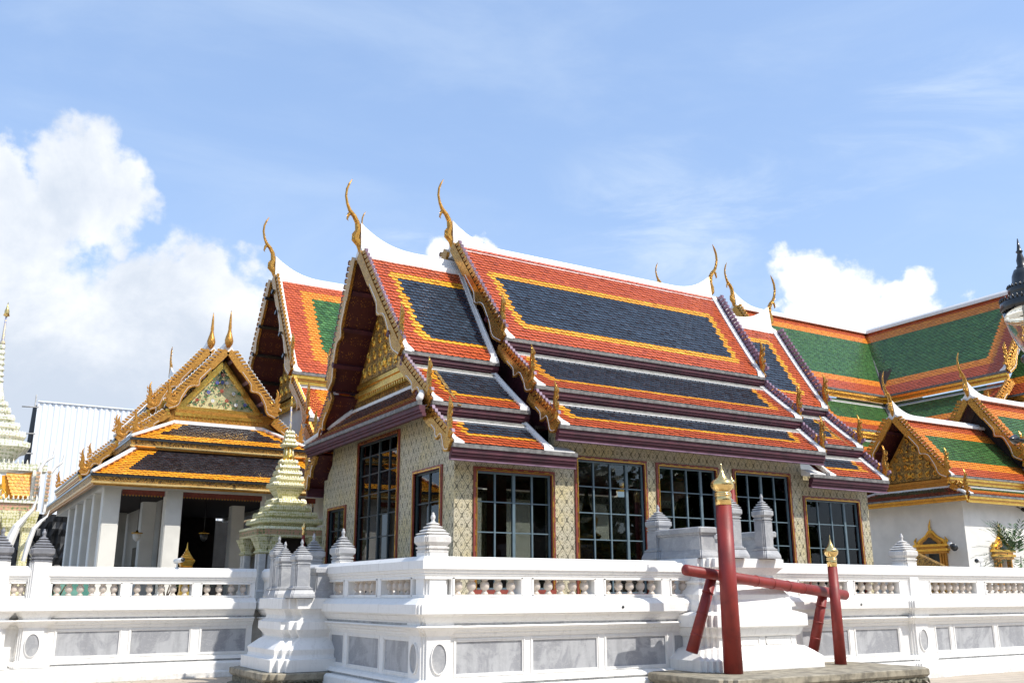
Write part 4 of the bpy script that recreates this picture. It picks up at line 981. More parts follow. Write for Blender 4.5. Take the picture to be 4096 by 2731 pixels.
# skirt roof on the gable end (slopes toward -x)
def skirt(F, root, side_dir, b_t, b_b, a_t, a_b, zt, zb, band, cols, style, tw, th, name='skirt_roof', sc=1.0, left_hip=True):
    """F frame of the hall; a_t/a_b: along-ridge positions of top and bottom edge; spans b in [-b_t,b_t] -> [-b_b,b_b]"""
    G = Frame(F(a_t, 0, 0), F.B * 1.0, F.A * side_dir)
    T = (-b_t, -b_b, b_t, b_b, 0.0, zt, abs(a_b - a_t), zb)
    mb = MB(); tiles(mb, G, 1, T, tw, th, band, style.get('thick', .02))
    L = math.hypot(T[6], zt - zb); up = [G(-b_t, 0, zt - .012), G(b_t, 0, zt - .012), G(b_b, T[6], zb - .012), G(-b_b, T[6], zb - .012)]
    dn = [v - Vector((0, 0, .12)) for v in up]
    mb.hexa(dn + up, 'soffit_red')
    o = mb.build(name, root)
    g_ = MB()
    def bar(b0, b1, z0, z1, mat):
        g_.hexa([G(-b_b - .02, b0, z0), G(b_b + .02, b0, z0), G(b_b + .02, b1, z0), G(-b_b - .02, b1, z0), G(-b_b - .02, b0, z1), G(b_b + .02, b0, z1), G(b_b + .02, b1, z1), G(-b_b - .02, b1, z1)], mat)
    e = T[6]
    bar(e - .05 * sc, e + .045 * sc, zb - .075 * sc, zb + .001, style['gutter']); bar(e - .12 * sc, e + .01 * sc, zb - .165 * sc, zb - .077 * sc, style['fascia']); bar(e - .12 * sc, e - .018 * sc, zb - .215 * sc, zb - .167 * sc, style.get('fascia2', style['fascia'])); bar(e - .14 * sc, e - .055 * sc, zb - .285 * sc, zb - .217 * sc, style['fascia'])
    g_.build('eave_gutter', o)
    h = MB()
    for s in (1, -1):
        p0 = G(b_t * s, 0, zt + .05); p1 = G(b_b * s, T[6], zb + .05)
        h.tube(p0, p1, .07 * sc, .07 * sc, 'ridge_white', 8)
    h.hexa([G(-b_t, -.12, zt - .02), G(b_t, -.12, zt - .02), G(b_t, .05, zt - .02), G(-b_t, .05, zt - .02), G(-b_t, -.12, zt + .10), G(b_t, -.12, zt + .10), G(b_t, .03, zt + .07), G(-b_t, .03, zt + .07)], 'ridge_white')
    h.build('hip_ridge', o)
    return o
skirt(FA, HALL, -1, 2.13, 3.30, -5.72, -6.50, 5.93, 5.22, bands('tile_navy', 'tile_orange', 'tile_red', .45, .60, 0, 0, .26, .40, top=False), None, st_main, .145, .108)
# altar in the hall
AL = empty('altar', (13.5, 19.0, 1.52), 'tiered gilt altar standing inside the blue-roofed hall', 'altar')
mb = MB(); z = 1.521
for (h, d) in ((1.5, .45), (1.3, .3), (1.1, .3), (.8, .3)):
    mb.stack(redent(13.5, 19.0, h, .08, 2, h * .5), [(0, z), (.05, z + .04), (-.05, z + .1), (-.05, z + d - .1), (.03, z + d - .04), (.03, z + d)], 'gold_relief'); z += d
mb.build('tier', AL)
mb = MB(); mb.lathe(13.5, 19.0, [(.3, z), (.35, z + .1), (.2, z + .2), (.28, z + .5), (.12, z + .7), (.06, z + 1.0), (.01, z + 1.3)], 'gold_leaf', 16); mb.build('spire', AL)

# ================================================================ GREEN HALL BEHIND (left)
def green(*a, **k): return bands('tile_green', 'tile_amber', 'tile_red', *a, **k)
GH = empty('temple_hall', (19, 34, 1.5), 'green and orange roofed hall rising behind the blue-roofed hall on its left', 'temple')
FB = Frame((0, 34, 0), (1, 0, 0), (0, -1, 0))
st_g = dict(cols=('tile_green', 'tile_amber', 'tile_red'), gutter='gutter_lead', fascia='gold_leaf', fascia2='gold_amber', lip='gold_leaf', tip='gold_amber',
            band=[green(.85, 1.30, .55, .98, .55, 1.05, cut=.2, ends='L'), green(.7, 1.2, 0, 0, .5, .9, top=False, cut=.2, ends='L'), green(.7, 1.2, 0, 0, .4, .7, top=False, ends='L')], thick=.022)
TB = [(9.80, 9.80, 22.0, 22.0, .28, 13.28, 3.0, 9.05), (9.90, 9.90, 22.0, 22.0, 2.75, 8.75, 4.7, 7.15), (9.95, 9.95, 22, 22, 4.4, 6.9, 6.0, 5.7)]
roof_section(FB, GH, 9.80, 22.0, TB, st_g, 13.34, ends='LR', rs=.6, chofas='L', sc=1.35, tw=.17, th=.13, capR=False)
gable(FB, GH, 10.9, .05, 12.2, 2.3, 8.75, -1, 'gold_relief', 'gold_leaf', .08)
scrollwork(FB, GH, 10.8, 2.1, 8.8, 11.9, -1, 0, .30)
beams(FB, GH, TB[0], 9.62, 11.0, (.12, .35, .58, .80), 'iron_black', 1.4)
mb = MB(); wall_with_holes(mb, 'y', 11.0, 1, 28.9, 39.0, 1.5, 8.2, [(29.6, 30.4, 6.6, 7.6), (31.5, 32.6, 2.2, 5.6), (35, 36.1, 2.2, 5.6)], 'cream_wall', .4)
wall_with_holes(mb, 'x', 28.9, 1, 11.4, 22.0, 1.5, 6.6, [(12.6, 13.8, 2.2, 5.4), (15.5, 16.7, 2.2, 5.4), (18.4, 19.6, 2.2, 5.4)], 'cream_wall', .4)
mb.box(11.4, 21.9, 38.6, 39.0, 1.5, 8.2, 'cream_wall'); mb.prism([FB(11.05, b, z) for b, z in ((4.6, 8.0), (2.2, 8.6), (0, 12.6), (-2.2, 8.6), (-4.6, 8.0))], (.3, 0, 0), 'cream_wall')
mb.build('wall', GH)
for (y0, y1, z0, z1) in ((29.6, 30.4, 6.6, 7.6), (31.5, 32.6, 2.2, 5.6), (35, 36.1, 2.2, 5.6)): mb = MB(); mb.box(11.2, 11.25, y0, y1, z0, z1, 'dark_sash'); mb.build('shutter', GH)

# far hall whose ridge ends peep over
FG = Frame((0, 46, 0), (1, 0, 0), (0, -1, 0))
for (x0, x1, zr, lab) in ((18.5, 30.0, 19.6, 'far hall showing only a gold ridge horn between the two leftmost blue roof gables'), (39.3, 46, 20.4, 'far hall showing only a gold ridge horn over the right of the navy ridge')):
    FH = empty('far_hall', (x0, 46, 1.5), lab, 'temple', 'far halls')
    T = [(x0, x0, x1, x1, .12, zr - .2, 3.2, zr - 5.2)]
    stf = dict(st_g); roof_section(FG, FH, x0, x1, T, stf, zr, ends='L', chofas='L', sc=1.45, tw=.3, th=.24, capR=False, sides=(1,), fins='', finials='')
    mb = MB(); mb.box(x0 + .5, x1, 43.2, 48.8, 1.5, zr - 5.2, 'cream_wall'); mb.prism([FG(x0 + .6, b, z) for b, z in ((2.9, zr - 5.2), (0, zr - .5), (-2.9, zr - 5.2))], (.3, 0, 0), 'cream_wall'); mb.build('wall', FH)

# ================================================================ GREEN CROSS-ROOFED HALL (right, behind)
GR = empty('temple_hall', (51.5, 38, 1.5), 'large cross-shaped hall with green and orange roofs meeting in a valley, behind on the right', 'temple')
FD = Frame((0, 40, 0), (1, 0, 0), (0, -1, 0))
def green2(*a, **k): return bands('tile_green', 'tile_amber', 'tile_red', *a, **k)
st_d = dict(st_g); st_d['band'] = [green2(1.2, 2.0, .75, 1.35, .75, 1.35, cut=.1, ends='L'), green2(1.0, 1.7, 0, 0, .6, 1.1, top=False, ends='L'), green2(.9, 1.5, 0, 0, .5, .9, top=False, ends='L')]
st_w = dict(st_d); st_w['band'] = [green2(1.0, 1.5, .75, 1.35, .75, 1.35, cut=.1, ends='R'), green2(.8, 1.3, 0, 0, .6, 1.1, top=False, ends='R'), green2(.8, 1.3, 0, 0, .5, .9, top=False, ends='R')]
TD = [(39.7, 39.7, 51.5, 47.5, .12, 18.4, 4.1, 13.0), (39.9, 39.9, 47.6, 45.6, 3.9, 12.45, 6.1, 10.3), (40.0, 40.0, 45.8, 44.4, 5.8, 9.9, 7.4, 8.6)]
roof_section(FD, GR, 39.7, 51.6, TD, st_d, 18.45, rs=.5, ends='L', chofas='L', sc=1.55, tw=.19, th=.135, capR=False, sides=(1,))
gable(FD, GR, 40.9, .05, 17.0, 3.0, 12.9, -1, 'gold_relief', 'gold_leaf', .1)
FDW = Frame((51.5, 40, 0), (0, -1, 0), (-1, 0, 0))   # wing running toward the viewer
TW2 = [(0, 4.0, 11.9, 11.75, .12, 18.5, 4.1, 13.0), (3.9, 5.9, 11.8, 11.7, 3.9, 12.45, 6.1, 10.3), (5.7, 7.2, 11.8, 11.7, 5.8, 9.9, 7.4, 8.6)]
roof_section(FDW, GR, -.1, 11.9, TW2, st_w, 18.45, rs=.5, ends='R', chofas='R', sc=1.55, tw=.19, th=.135, capL=False, sides=(1,))
# lower porch roof beyond the wing's gable
TW3 = [(11.2, 11.2, 21.0, 21.0, .12, 16.6, 3.8, 11.7), (11.2, 11.2, 21, 21, 3.6, 11.2, 5.6, 9.3)]
roof_section(FDW, GR, 11.2, 21.0, TW3, st_w, 16.7, rs=.5, ends='R', chofas='R', sc=1.4, tw=.19, th=.135, capL=False, sides=(1,))
mb = MB()   # dark valley gutter
for i in range(6):
    t0, t1 = i / 6, (i + 1) / 6
p0 = Vector((51.5, 40, 18.35)); p1 = Vector((47.45, 35.9, 12.98))
mb.tube(p0, p1, .10, .10, 'gutter_lead', 8); mb.tube(Vector((47.6, 36.1, 12.5)), Vector((45.45, 33.9, 10.32)), .10, .10, 'gutter_lead', 8); mb.tube((45.7, 34.2, 9.95), (44.2, 32.6, 8.65), .1, .1, 'gutter_lead', 8)
mb.build('valley_gutter', GR)
mb = MB()
mb.box(40.9, 51.5, 34.2, 40.0, 1.5, 10.2, 'cream_wall'); mb.box(46.2, 51.4, 27.2, 34.2, 1.5, 10.2, 'cream_wall'); mb.box(47.5, 51.3, 19.5, 27.2, 1.5, 9.6, 'cream_wall')
mb.box(40.9, 44.4, 33.6, 34.19, 1.5, 8.6, 'cream_wall')
mb.prism([(47.4, 28.6, 9.0), (51.5, 28.6, 16.0), (51.5, 28.6, 9.0)], (0, .3, 0), 'cream_wall')
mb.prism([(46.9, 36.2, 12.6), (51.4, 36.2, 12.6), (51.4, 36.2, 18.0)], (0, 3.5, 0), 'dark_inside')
mb.build('wall', GR)

# ================================================================ SMALL WHITE-WALLED HALL (right)
EH = empty('temple_hall', (33, 21.9, 1.5), 'small white walled hall with green and orange roof and carved gold gable, right', 'temple')
FE = Frame((0, 21.9, 0), (1, 0, 0), (0, -1, 0))
st_e = dict(st_g); st_e['band'] = [green(.42, .80, .42, .80, .42, .80, cut=.05, ends='L'), green(.35, .6, 0, 0, .12, .28, top=False, ends='L'), green(.3, .5, 0, 0, .2, .4, top=False, ends='L')]
TE = [(29.24, 29.24, 34.3, 34.3, .10, 7.75, 2.0, 5.50), (29.5, 29.5, 41, 41, 1.85, 5.22, 2.45, 4.84)]
roof_section(FE, EH, 29.24, 34.3, TE, st_e, 7.86, rs=.5, ends='L', chofas='L', sc=.92, tw=.13, th=.10, capR=False)
gable(FE, EH, 29.95, .05, 7.2, 1.38, 5.48, -1, 'gold_relief', 'gold_amber', .06)
scrollwork(FE, EH, 29.88, 1.25, 5.5, 7.1, -1, 0, .19, 'gold_leaf')
beams(FE, EH, TE[0], 29.2, 30.0, (.15, .45, .72), 'purple_paint', .8)
TE2 = [(33.9, 33.9, 41.0, 41.0, .10, 8.92, 1.95, 6.40), (34.1, 34.1, 41, 41, 1.85, 6.1, 2.5, 5.45)]
roof_section(FE, EH, 33.9, 41.0, TE2, st_e, 9.06, rs=.5, ends='L', chofas='L', sc=.98, tw=.13, th=.10, capR=False)
mb = MB(); mb.prism([FE(34.4, b, z) for b, z in ((1.8, 6.1), (.05, 8.5), (-.05, 8.5), (-1.8, 6.1))], (.1, 0, 0), 'dark_inside'); mb.build('gable_wall', EH)
skirt(FE, EH, -1, 1.5, 2.45, 29.85, 29.25, 5.15, 4.84, bands('tile_green', 'tile_red', 'tile_red', .3, .4, 0, 0, .18, .3, top=False), None, st_e, .13, .10, sc=.8)
mb = MB(); EX = 29.84
wall_with_holes(mb, 'y', EX, 1, 20.0, 23.9, 1.5, 4.95, [(21.0, 21.6, 1.7, 2.95)], 'cream_wall', .3)
wall_with_holes(mb, 'x', 20.0, 1, EX + .3, 41, 1.5, 4.95, [(31.45, 31.95, 1.7, 2.75), (33.6, 34.1, 1.7, 2.75)], 'cream_wall', .3)
mb.box(EX + .3, 41, 23.6, 23.9, 1.5, 4.95, 'cream_wall'); mb.box(EX + .31, 40, 20.31, 23.59, 4.6, 4.9, 'dark_inside')
mb.build('wall', EH)
def ornate(root, ax, fixed, c, z0, z1, zt, w_):
    """carved gilt surround with a pointed crown"""
    o_ = MB()
    def P(u, d, z): return (c + u, fixed - d, z) if ax == 'x' else (fixed - d, c + u, z)
    def bx(u0, u1, d0, d1, a, b, m_='gold_leaf'):
        p = [P(u0, d0, a), P(u1, d1, b)]
        mn = [min(p[0][i], p[1][i]) for i in range(3)]; mxx = [max(p[0][i], p[1][i]) for i in range(3)]
        o_.box(mn[0], mxx[0], mn[1], mxx[1], mn[2], mxx[2], m_)
    for s in (-1, 1):
        for q in range(3): bx(s * (w_ + .03 + q * .07), s * (w_ + .09 + q * .07), .001, .16 - q * .04, z0, z1, 'gold_amber')
    for q, (e, zz) in enumerate(((.30, 0), (.36, .08), (.28, .16), (.38, .24))): bx(-w_ - e, w_ + e, .001, .12 + .04 * (q % 2), z1 + zz, z1 + zz + .078, 'gold_leaf' if q % 2 else 'gold_amber')
    zb = z1 + .325; H = zt - zb - .35
    for q, (k, d) in enumerate(((1.0, .06), (.74, .12), (.46, .17))):
        pts = []
        for i in range(13):
            t = i / 12; u = (w_ + .26) * k * (1 - t) ** .8 * (1 + .18 * math.sin(t * 7)); pts.append((u, zb + H * k * t))
        full = pts + [(-u, z) for u, z in pts[::-1][1:]]
        o_.prism([P(u, .002, z) for u, z in full], Vector(P(0, d, 0)) - Vector(P(0, 0, 0)), ('gold_leaf', 'gold_amber', 'iron_black')[q])
    for s in (-1, 1):
        o_.ribbon([(s * (w_ + .28), zb - .02), (s * (w_ + .33), zb + .12), (s * (w_ + .26), zb + .24)], [.07, .05, .01], Vector(P(0, .08, 0)), Vector(P(1, 0, 0)) - Vector(P(0, 0, 0)), Vector((0, 0, 1)), Vector(P(0, 1, 0)) - Vector(P(0, 0, 0)), 'gold_leaf', .05)
    o_.ribbon([(0, zb + H - .05), (.01, zb + H + .12), (-.03, zb + H + .26), (-.05, zt)], [.06, .035, .02, .004], Vector(P(0, .06, 0)), Vector(P(1, 0, 0)) - Vector(P(0, 0, 0)), Vector((0, 0, 1)), Vector(P(0, 1, 0)) - Vector(P(0, 0, 0)), 'gold_leaf', .05)
    w2 = o_.build('window', root)
    k = MB(); o_ = k; bx(-w_, w_, -.2, -.15, z0, z1, 'dark_sash'); k.build('shutter', w2)
ornate(EH, 'y', EX, 21.3, 1.7, 2.95, 4.13, .30)
ornate(EH, 'x', 20.0, 31.7, 1.7, 2.75, 3.99, .24)
ornate(EH, 'x', 20.0, 33.85, 1.7, 2.75, 3.99, .24)
# side porch door crown at the far left of its wall
mb = MB(); mb.prism([(27.6, 20.9, 1.5), (27.6, 19.2, 1.5), (27.6, 19.2, 2.35), (27.6, 20.5, 2.95), (27.6, 20.9, 3.05)], (.25, 0, 0), 'gold_relief')
tag(mb.build('gilt_stair_wall'), 'low carved gilt stair wall beside the corner of the blue-roofed hall', 'stair wall')
# lights and cameras on it
def cctv(name, p, d, label, arm=True):
    r = empty(name, p, label, 'camera', 'security cameras'); d = Vector(d).normalized(); p = Vector(p)
    mb = MB(); mb.tube(p - d * .14, p + d * .16, .048, .048, 'cctv_white', 14); mb.tube(p + d * .162, p + d * .175, .044, .044, 'iron_black', 14); mb.build('housing', r)
    if arm: mb = MB(); mb.tube(p - d * .06 + Vector((0, 0, -.05)), p - d * .06 + Vector((0, 0, -.13)), .014, .014, 'cctv_white', 8); mb.tube(p - d * .06 + Vector((0, 0, -.131)), p - d * .06 + Vector((0, 0, -.145)), .045, .045, 'cctv_white', 12); mb.build('bracket', r)
cctv('security_camera', (19.85, 13.05, 2.312), (-1, -.25, -.05), 'white security camera lying on the wall coping right of the capped post')
cctv('security_camera', (4.42, 20.9, 2.312), (.3, -1, .1), 'white security camera on the left wall beside the small golden spire')
r = empty('spotlight', (29.7, 20.35, 3.2), 'white and black spotlight clamped on the white wall right of the gold window crown', 'light')
mb = MB(); mb.tube((29.83, 20.6, 3.27), (29.6, 20.5, 3.3), .018, .018, 'iron_black', 8); mb.tube((29.62, 20.5, 3.27), (29.5, 20.3, 3.16), .07, .075, 'cctv_white', 14); mb.build('arm', r)
mb = MB(); mb.tube((29.499, 20.298, 3.159), (29.42, 20.17, 3.09), .10, .11, 'iron_black', 16); mb.build('head', r)
mb = MB(); mb.tube((33.0, 19.85, 4.52), (33.15, 19.6, 4.40), .05, .14, 'iron_black', 12); mb.tube((33.0, 19.99, 4.60), (33.0, 19.85, 4.52), .02, .02, 'iron_black', 8)
tag(mb.build('floodlight'), 'black floodlight fixed under the eave of the small white hall', 'light')

# ================================================================ PILLARED PAVILION (left)
PV = empty('pavilion', (6.82, 30, 1.5), 'open pavilion with white square pillars and black and orange roofs, left', 'pavilion')
st_c = dict(cols=('tile_black', 'tile_orange', 'tile_orange'), gutter='iron_black', fascia='gold_leaf', fascia2='gold_amber', lip='gold_leaf', gold='gold_amber', tooth='gold_amber', tip='ridge_white', both=True,
            band=[bands('tile_black', 'tile_orange', 'tile_orange', .4, .5, .3, .4, .3, .4)] * 4, thick=.018)
FC = Frame((6.82, 0, 0), (0, 1, 0), (-1, 0, 0))
def pts_c(o): return o
# front gable section and the taller one behind it
TC1 = [(28.0, 28.0, 30.0, 30.0, .06, 8.72, 1.62, 6.86), (28.05, 28.05, 30.0, 30.0, 1.52, 6.70, 2.45, 6.0)]
TC2 = [(30.3, 30.3, 36.4, 36.4, .06, 9.25, 1.75, 7.2), (30.35, 30.35, 36.4, 36.4, 1.65, 7.0, 2.55, 6.18), (30.4, 30.4, 36.4, 36.4, 2.45, 5.98, 3.45, 5.12)]
roof_section(FC, PV, 28.0, 30.25, TC1, st_c, 8.85, ends='L', chofas='', sc=.80, tw=.13, th=.10, capR=False, upsweep=.15, ridge_w=.08)
roof_section(FC, PV, 30.3, 36.4, TC2, st_c, 9.38, ends='LR', chofas='R', sc=.80, tw=.13, th=.10, ridge_w=.08)
def spear(root, x, y, z, h):
    mb = MB(); q = h / 1.12
    mb.lathe(x, y, [(.05 * q, z - .05), (.115 * q, z + .06 * q), (.13 * q, z + .16 * q), (.105 * q, z + .27 * q), (.065 * q, z + .40 * q), (.045 * q, z + .52 * q), (.052 * q, z + .56 * q), (.040 * q, z + .72 * q), (.034 * q, z + .86 * q), (.022 * q, z + .98 * q), (.004, z + 1.12 * q)], 'gold_amber', 10)
    mb.build('ridge_finial', root)
spear(PV, 6.82, 27.95, 8.86, 1.12); spear(PV, 6.82, 30.25, 9.36, 1.15); 
gable(FC, PV, 28.42, .03, 8.43, 1.18, 6.98, -1, 'mosaic_pediment', 'gold_leaf', .05)
blossoms(FC, PV, 28.365, 1.08, 7.0, 8.30, -1)
gable(FC, PV, 30.75, .03, 8.8, 1.5, 7.2, -1, 'gold_relief', 'gold_leaf', .05)
beams(FC, PV, TC1[0], 27.95, 29.0, (.10, .42, .74), 'purple_light', .7); beams(FC, PV, TC2[0], 30.25, 31.0, (.15, .45, .75), 'purple_light', .7)
def cskirt(x0t, x1t, x0b, x1b, yt, yb, zt, zb, L0):
    G = Frame((6.82, 0, 0), (1, 0, 0), (0, 1, 0))
    FX = Frame((6.82, yt, 0), (1, 0, 0), (0, -1, 0))
    T = (x0t - 6.82, x0b - 6.82, x1t - 6.82, x1b - 6.82, 0.0, zt, yt - yb, zb)
    mb = MB(); tiles(mb, FX, 1, T, .13, .10, bands('tile_black', 'tile_orange', 'tile_orange', L0, L0, 0, 0, .30, .30, top=False), .018)
    up = [FX(T[0], 0, zt - .012), FX(T[2], 0, zt - .012), FX(T[3], T[6], zb - .012), FX(T[1], T[6], zb - .012)]; dn = [v - Vector((0, 0, .1)) for v in up]
    mb.hexa(dn + up, 'dark_inside'); o = mb.build('skirt_roof', PV)
    g_ = MB()
    # eave all round: front and both flanks running back
    x0, x1 = x0b, x1b
    path = [(x0, 38.0 if L0 > .5 else 32.0), (x0, yb), (x1, yb), (x1, 38.0)]
    g_.sweep(path, [(-.10, zb - .06), (.05, zb - .06), (.05, zb), (-.10, zb)], 'iron_black')
    g_.sweep(path, [(-.10, zb - .17), (-.01, zb - .17), (.03, zb - .062), (-.10, zb - .062)], 'gold_relief')
    g_.sweep(path, [(-.10, zb - .24), (.0, zb - .24), (.03, zb - .215), (.0, zb - .172), (-.10, zb - .172)], 'gold_polished')
    g_.sweep(path, [(-.14, zb - .28), (-.05, zb - .28), (-.05, zb - .242), (-.14, zb - .242)], 'gold_amber')
    g_.build('eave_gutter', o)
    h = MB()
    for (a, b) in (((x0t, yt, zt + .04), (x0b, yb + .04, zb + .04)), ((x1t, yt, zt + .04), (x1b, yb + .04, zb + .04))):
        h.tube(a, b, .065, .065, 'ridge_white', 8)
    h.box(x0t, x1t, yt - .06, yt + .08, zt - .01, zt + .09, 'ridge_white')
    h.build('hip_ridge', o)
    # flank slopes (left and right) of the same skirt
    for s in (-1, 1):
        FS = Frame((6.82, 0, 0), (0, 1, 0), (s, 0, 0)); e = abs((x0b if s < 0 else x1b) - 6.82); e2 = abs((x0t if s < 0 else x1t) - 6.82)
        T2 = (yt, yb, 38.0, 38.0, e2, zt, e, zb)
        mb = MB(); tiles(mb, FS, 1, T2, .26, .2, bands('tile_black', 'tile_orange', 'tile_orange', L0, L0, 0, 0, .3, .3, top=False), .02)
        up = [FS(yt, e2, zt - .012), FS(38, e2, zt - .012), FS(38, e, zb - .012), FS(yb, e, zb - .012)]; dn = [v - Vector((0, 0, .1)) for v in up]
        mb.hexa(dn + up, 'dark_inside'); mb.build('skirt_roof', PV)
cskirt(4.50, 9.14, 3.24, 10.40, 27.6, 26.32, 5.56, 4.64, .62)
cskirt(5.54, 8.10, 4.26, 9.38, 28.3, 27.4, 6.44, 5.80, .45)
mb = MB()
mb.box(4.55, 9.09, 27.62, 27.8, 5.50, 5.85, 'gold_amber'); mb.box(5.0, 8.6, 28.32, 28.5, 6.2, 6.9, 'gold_amber')
mb.build('frieze', PV)
PXs = [3.87, 5.46, 8.15, 9.75]
pil = [(x, 27.2) for x in PXs] + [(3.87, 28.9), (3.87, 30.7), (3.87, 32.6), (3.87, 34.4), (9.75, 28.9), (9.75, 30.7), (9.75, 32.6), (5.46, 30.7), (8.15, 30.7)]
for (x, y) in pil:
    mb = MB(); h = .215 if y < 27.5 or x < 4 else .2
    fn = redent(x, y, h, .02, 1); mb.stack(fn, [(.03, 1.501), (.03, 1.62), (0, 1.66), (0, 4.36)], 'cream_wall'); mb.build('pillar', PV)
mb = MB(); mb.box(3.62, 10.0, 26.98, 27.42, 4.365, 4.56, 'cream_wall'); mb.box(3.62, 4.12, 27.43, 37.8, 4.365, 4.56, 'cream_wall'); mb.box(9.5, 10.0, 27.43, 37.8, 4.365, 4.56, 'cream_wall')
mb.box(4.13, 9.49, 27.43, 37.8, 4.50, 4.55, 'dark_inside'); mb.build('lintel', PV)
mb = MB()   # inner room seen between the pillars
wall_with_holes(mb, 'y', 5.9, 1, 31.0, 37.6, 1.5, 4.49, [(32.0, 32.7, 2.0, 3.6), (34.6, 35.4, 1.5, 3.2)], 'beige_wall', .3)
mb.box(5.9, 9.2, 37.61, 37.8, 1.5, 4.49, 'dark_inside'); mb.box(4.2, 5.8, 36.6, 36.8, 1.5, 4.49, 'beige_wall')
mb.build('wall', PV)
mb = MB()
for (a, b) in ((4.13, 5.22), (5.7, 7.9), (8.4, 9.5)):
    mb.box(a, b, 27.15, 27.2, 4.22, 4.36, 'maroon_frame')
    n = int((b - a) / .08)
    for i in range(n): mb.box(a + i * .08 + .02, a + i * .08 + .05, 27.12, 27.15, 4.19, 4.23, 'gold_amber')
mb.build('valance', PV)
# hanging lamps and chandelier inside
for (x, y, z, lab) in ((5.0, 29.5, 3.15, 'small glass lantern hanging on a chain in the first bay of the pavilion'), (6.9, 29.5, 3.2, 'dark chandelier hanging in the middle of the pavilion')):
    r = empty('hanging_lantern', (x, y, z), lab, 'lamp', 'lamps hanging in the pavilion')
    mb = MB(); mb.tube((x, y, z + .25), (x, y, 4.5), .008, .008, 'iron_black', 6); mb.build('chain', r)
    mb = MB(); mb.lathe(x, y, [(.03, z - .02), (.10, z + .05), (.12, z + .15), (.10, z + .2)], 'cctv_white' if x < 6 else 'iron_black', 14); mb.lathe(x, y, [(.16, z + .201), (.16, z + .225), (.05, z + .24), (.02, z + .3)], 'gold_leaf', 14); mb.build('bowl', r)

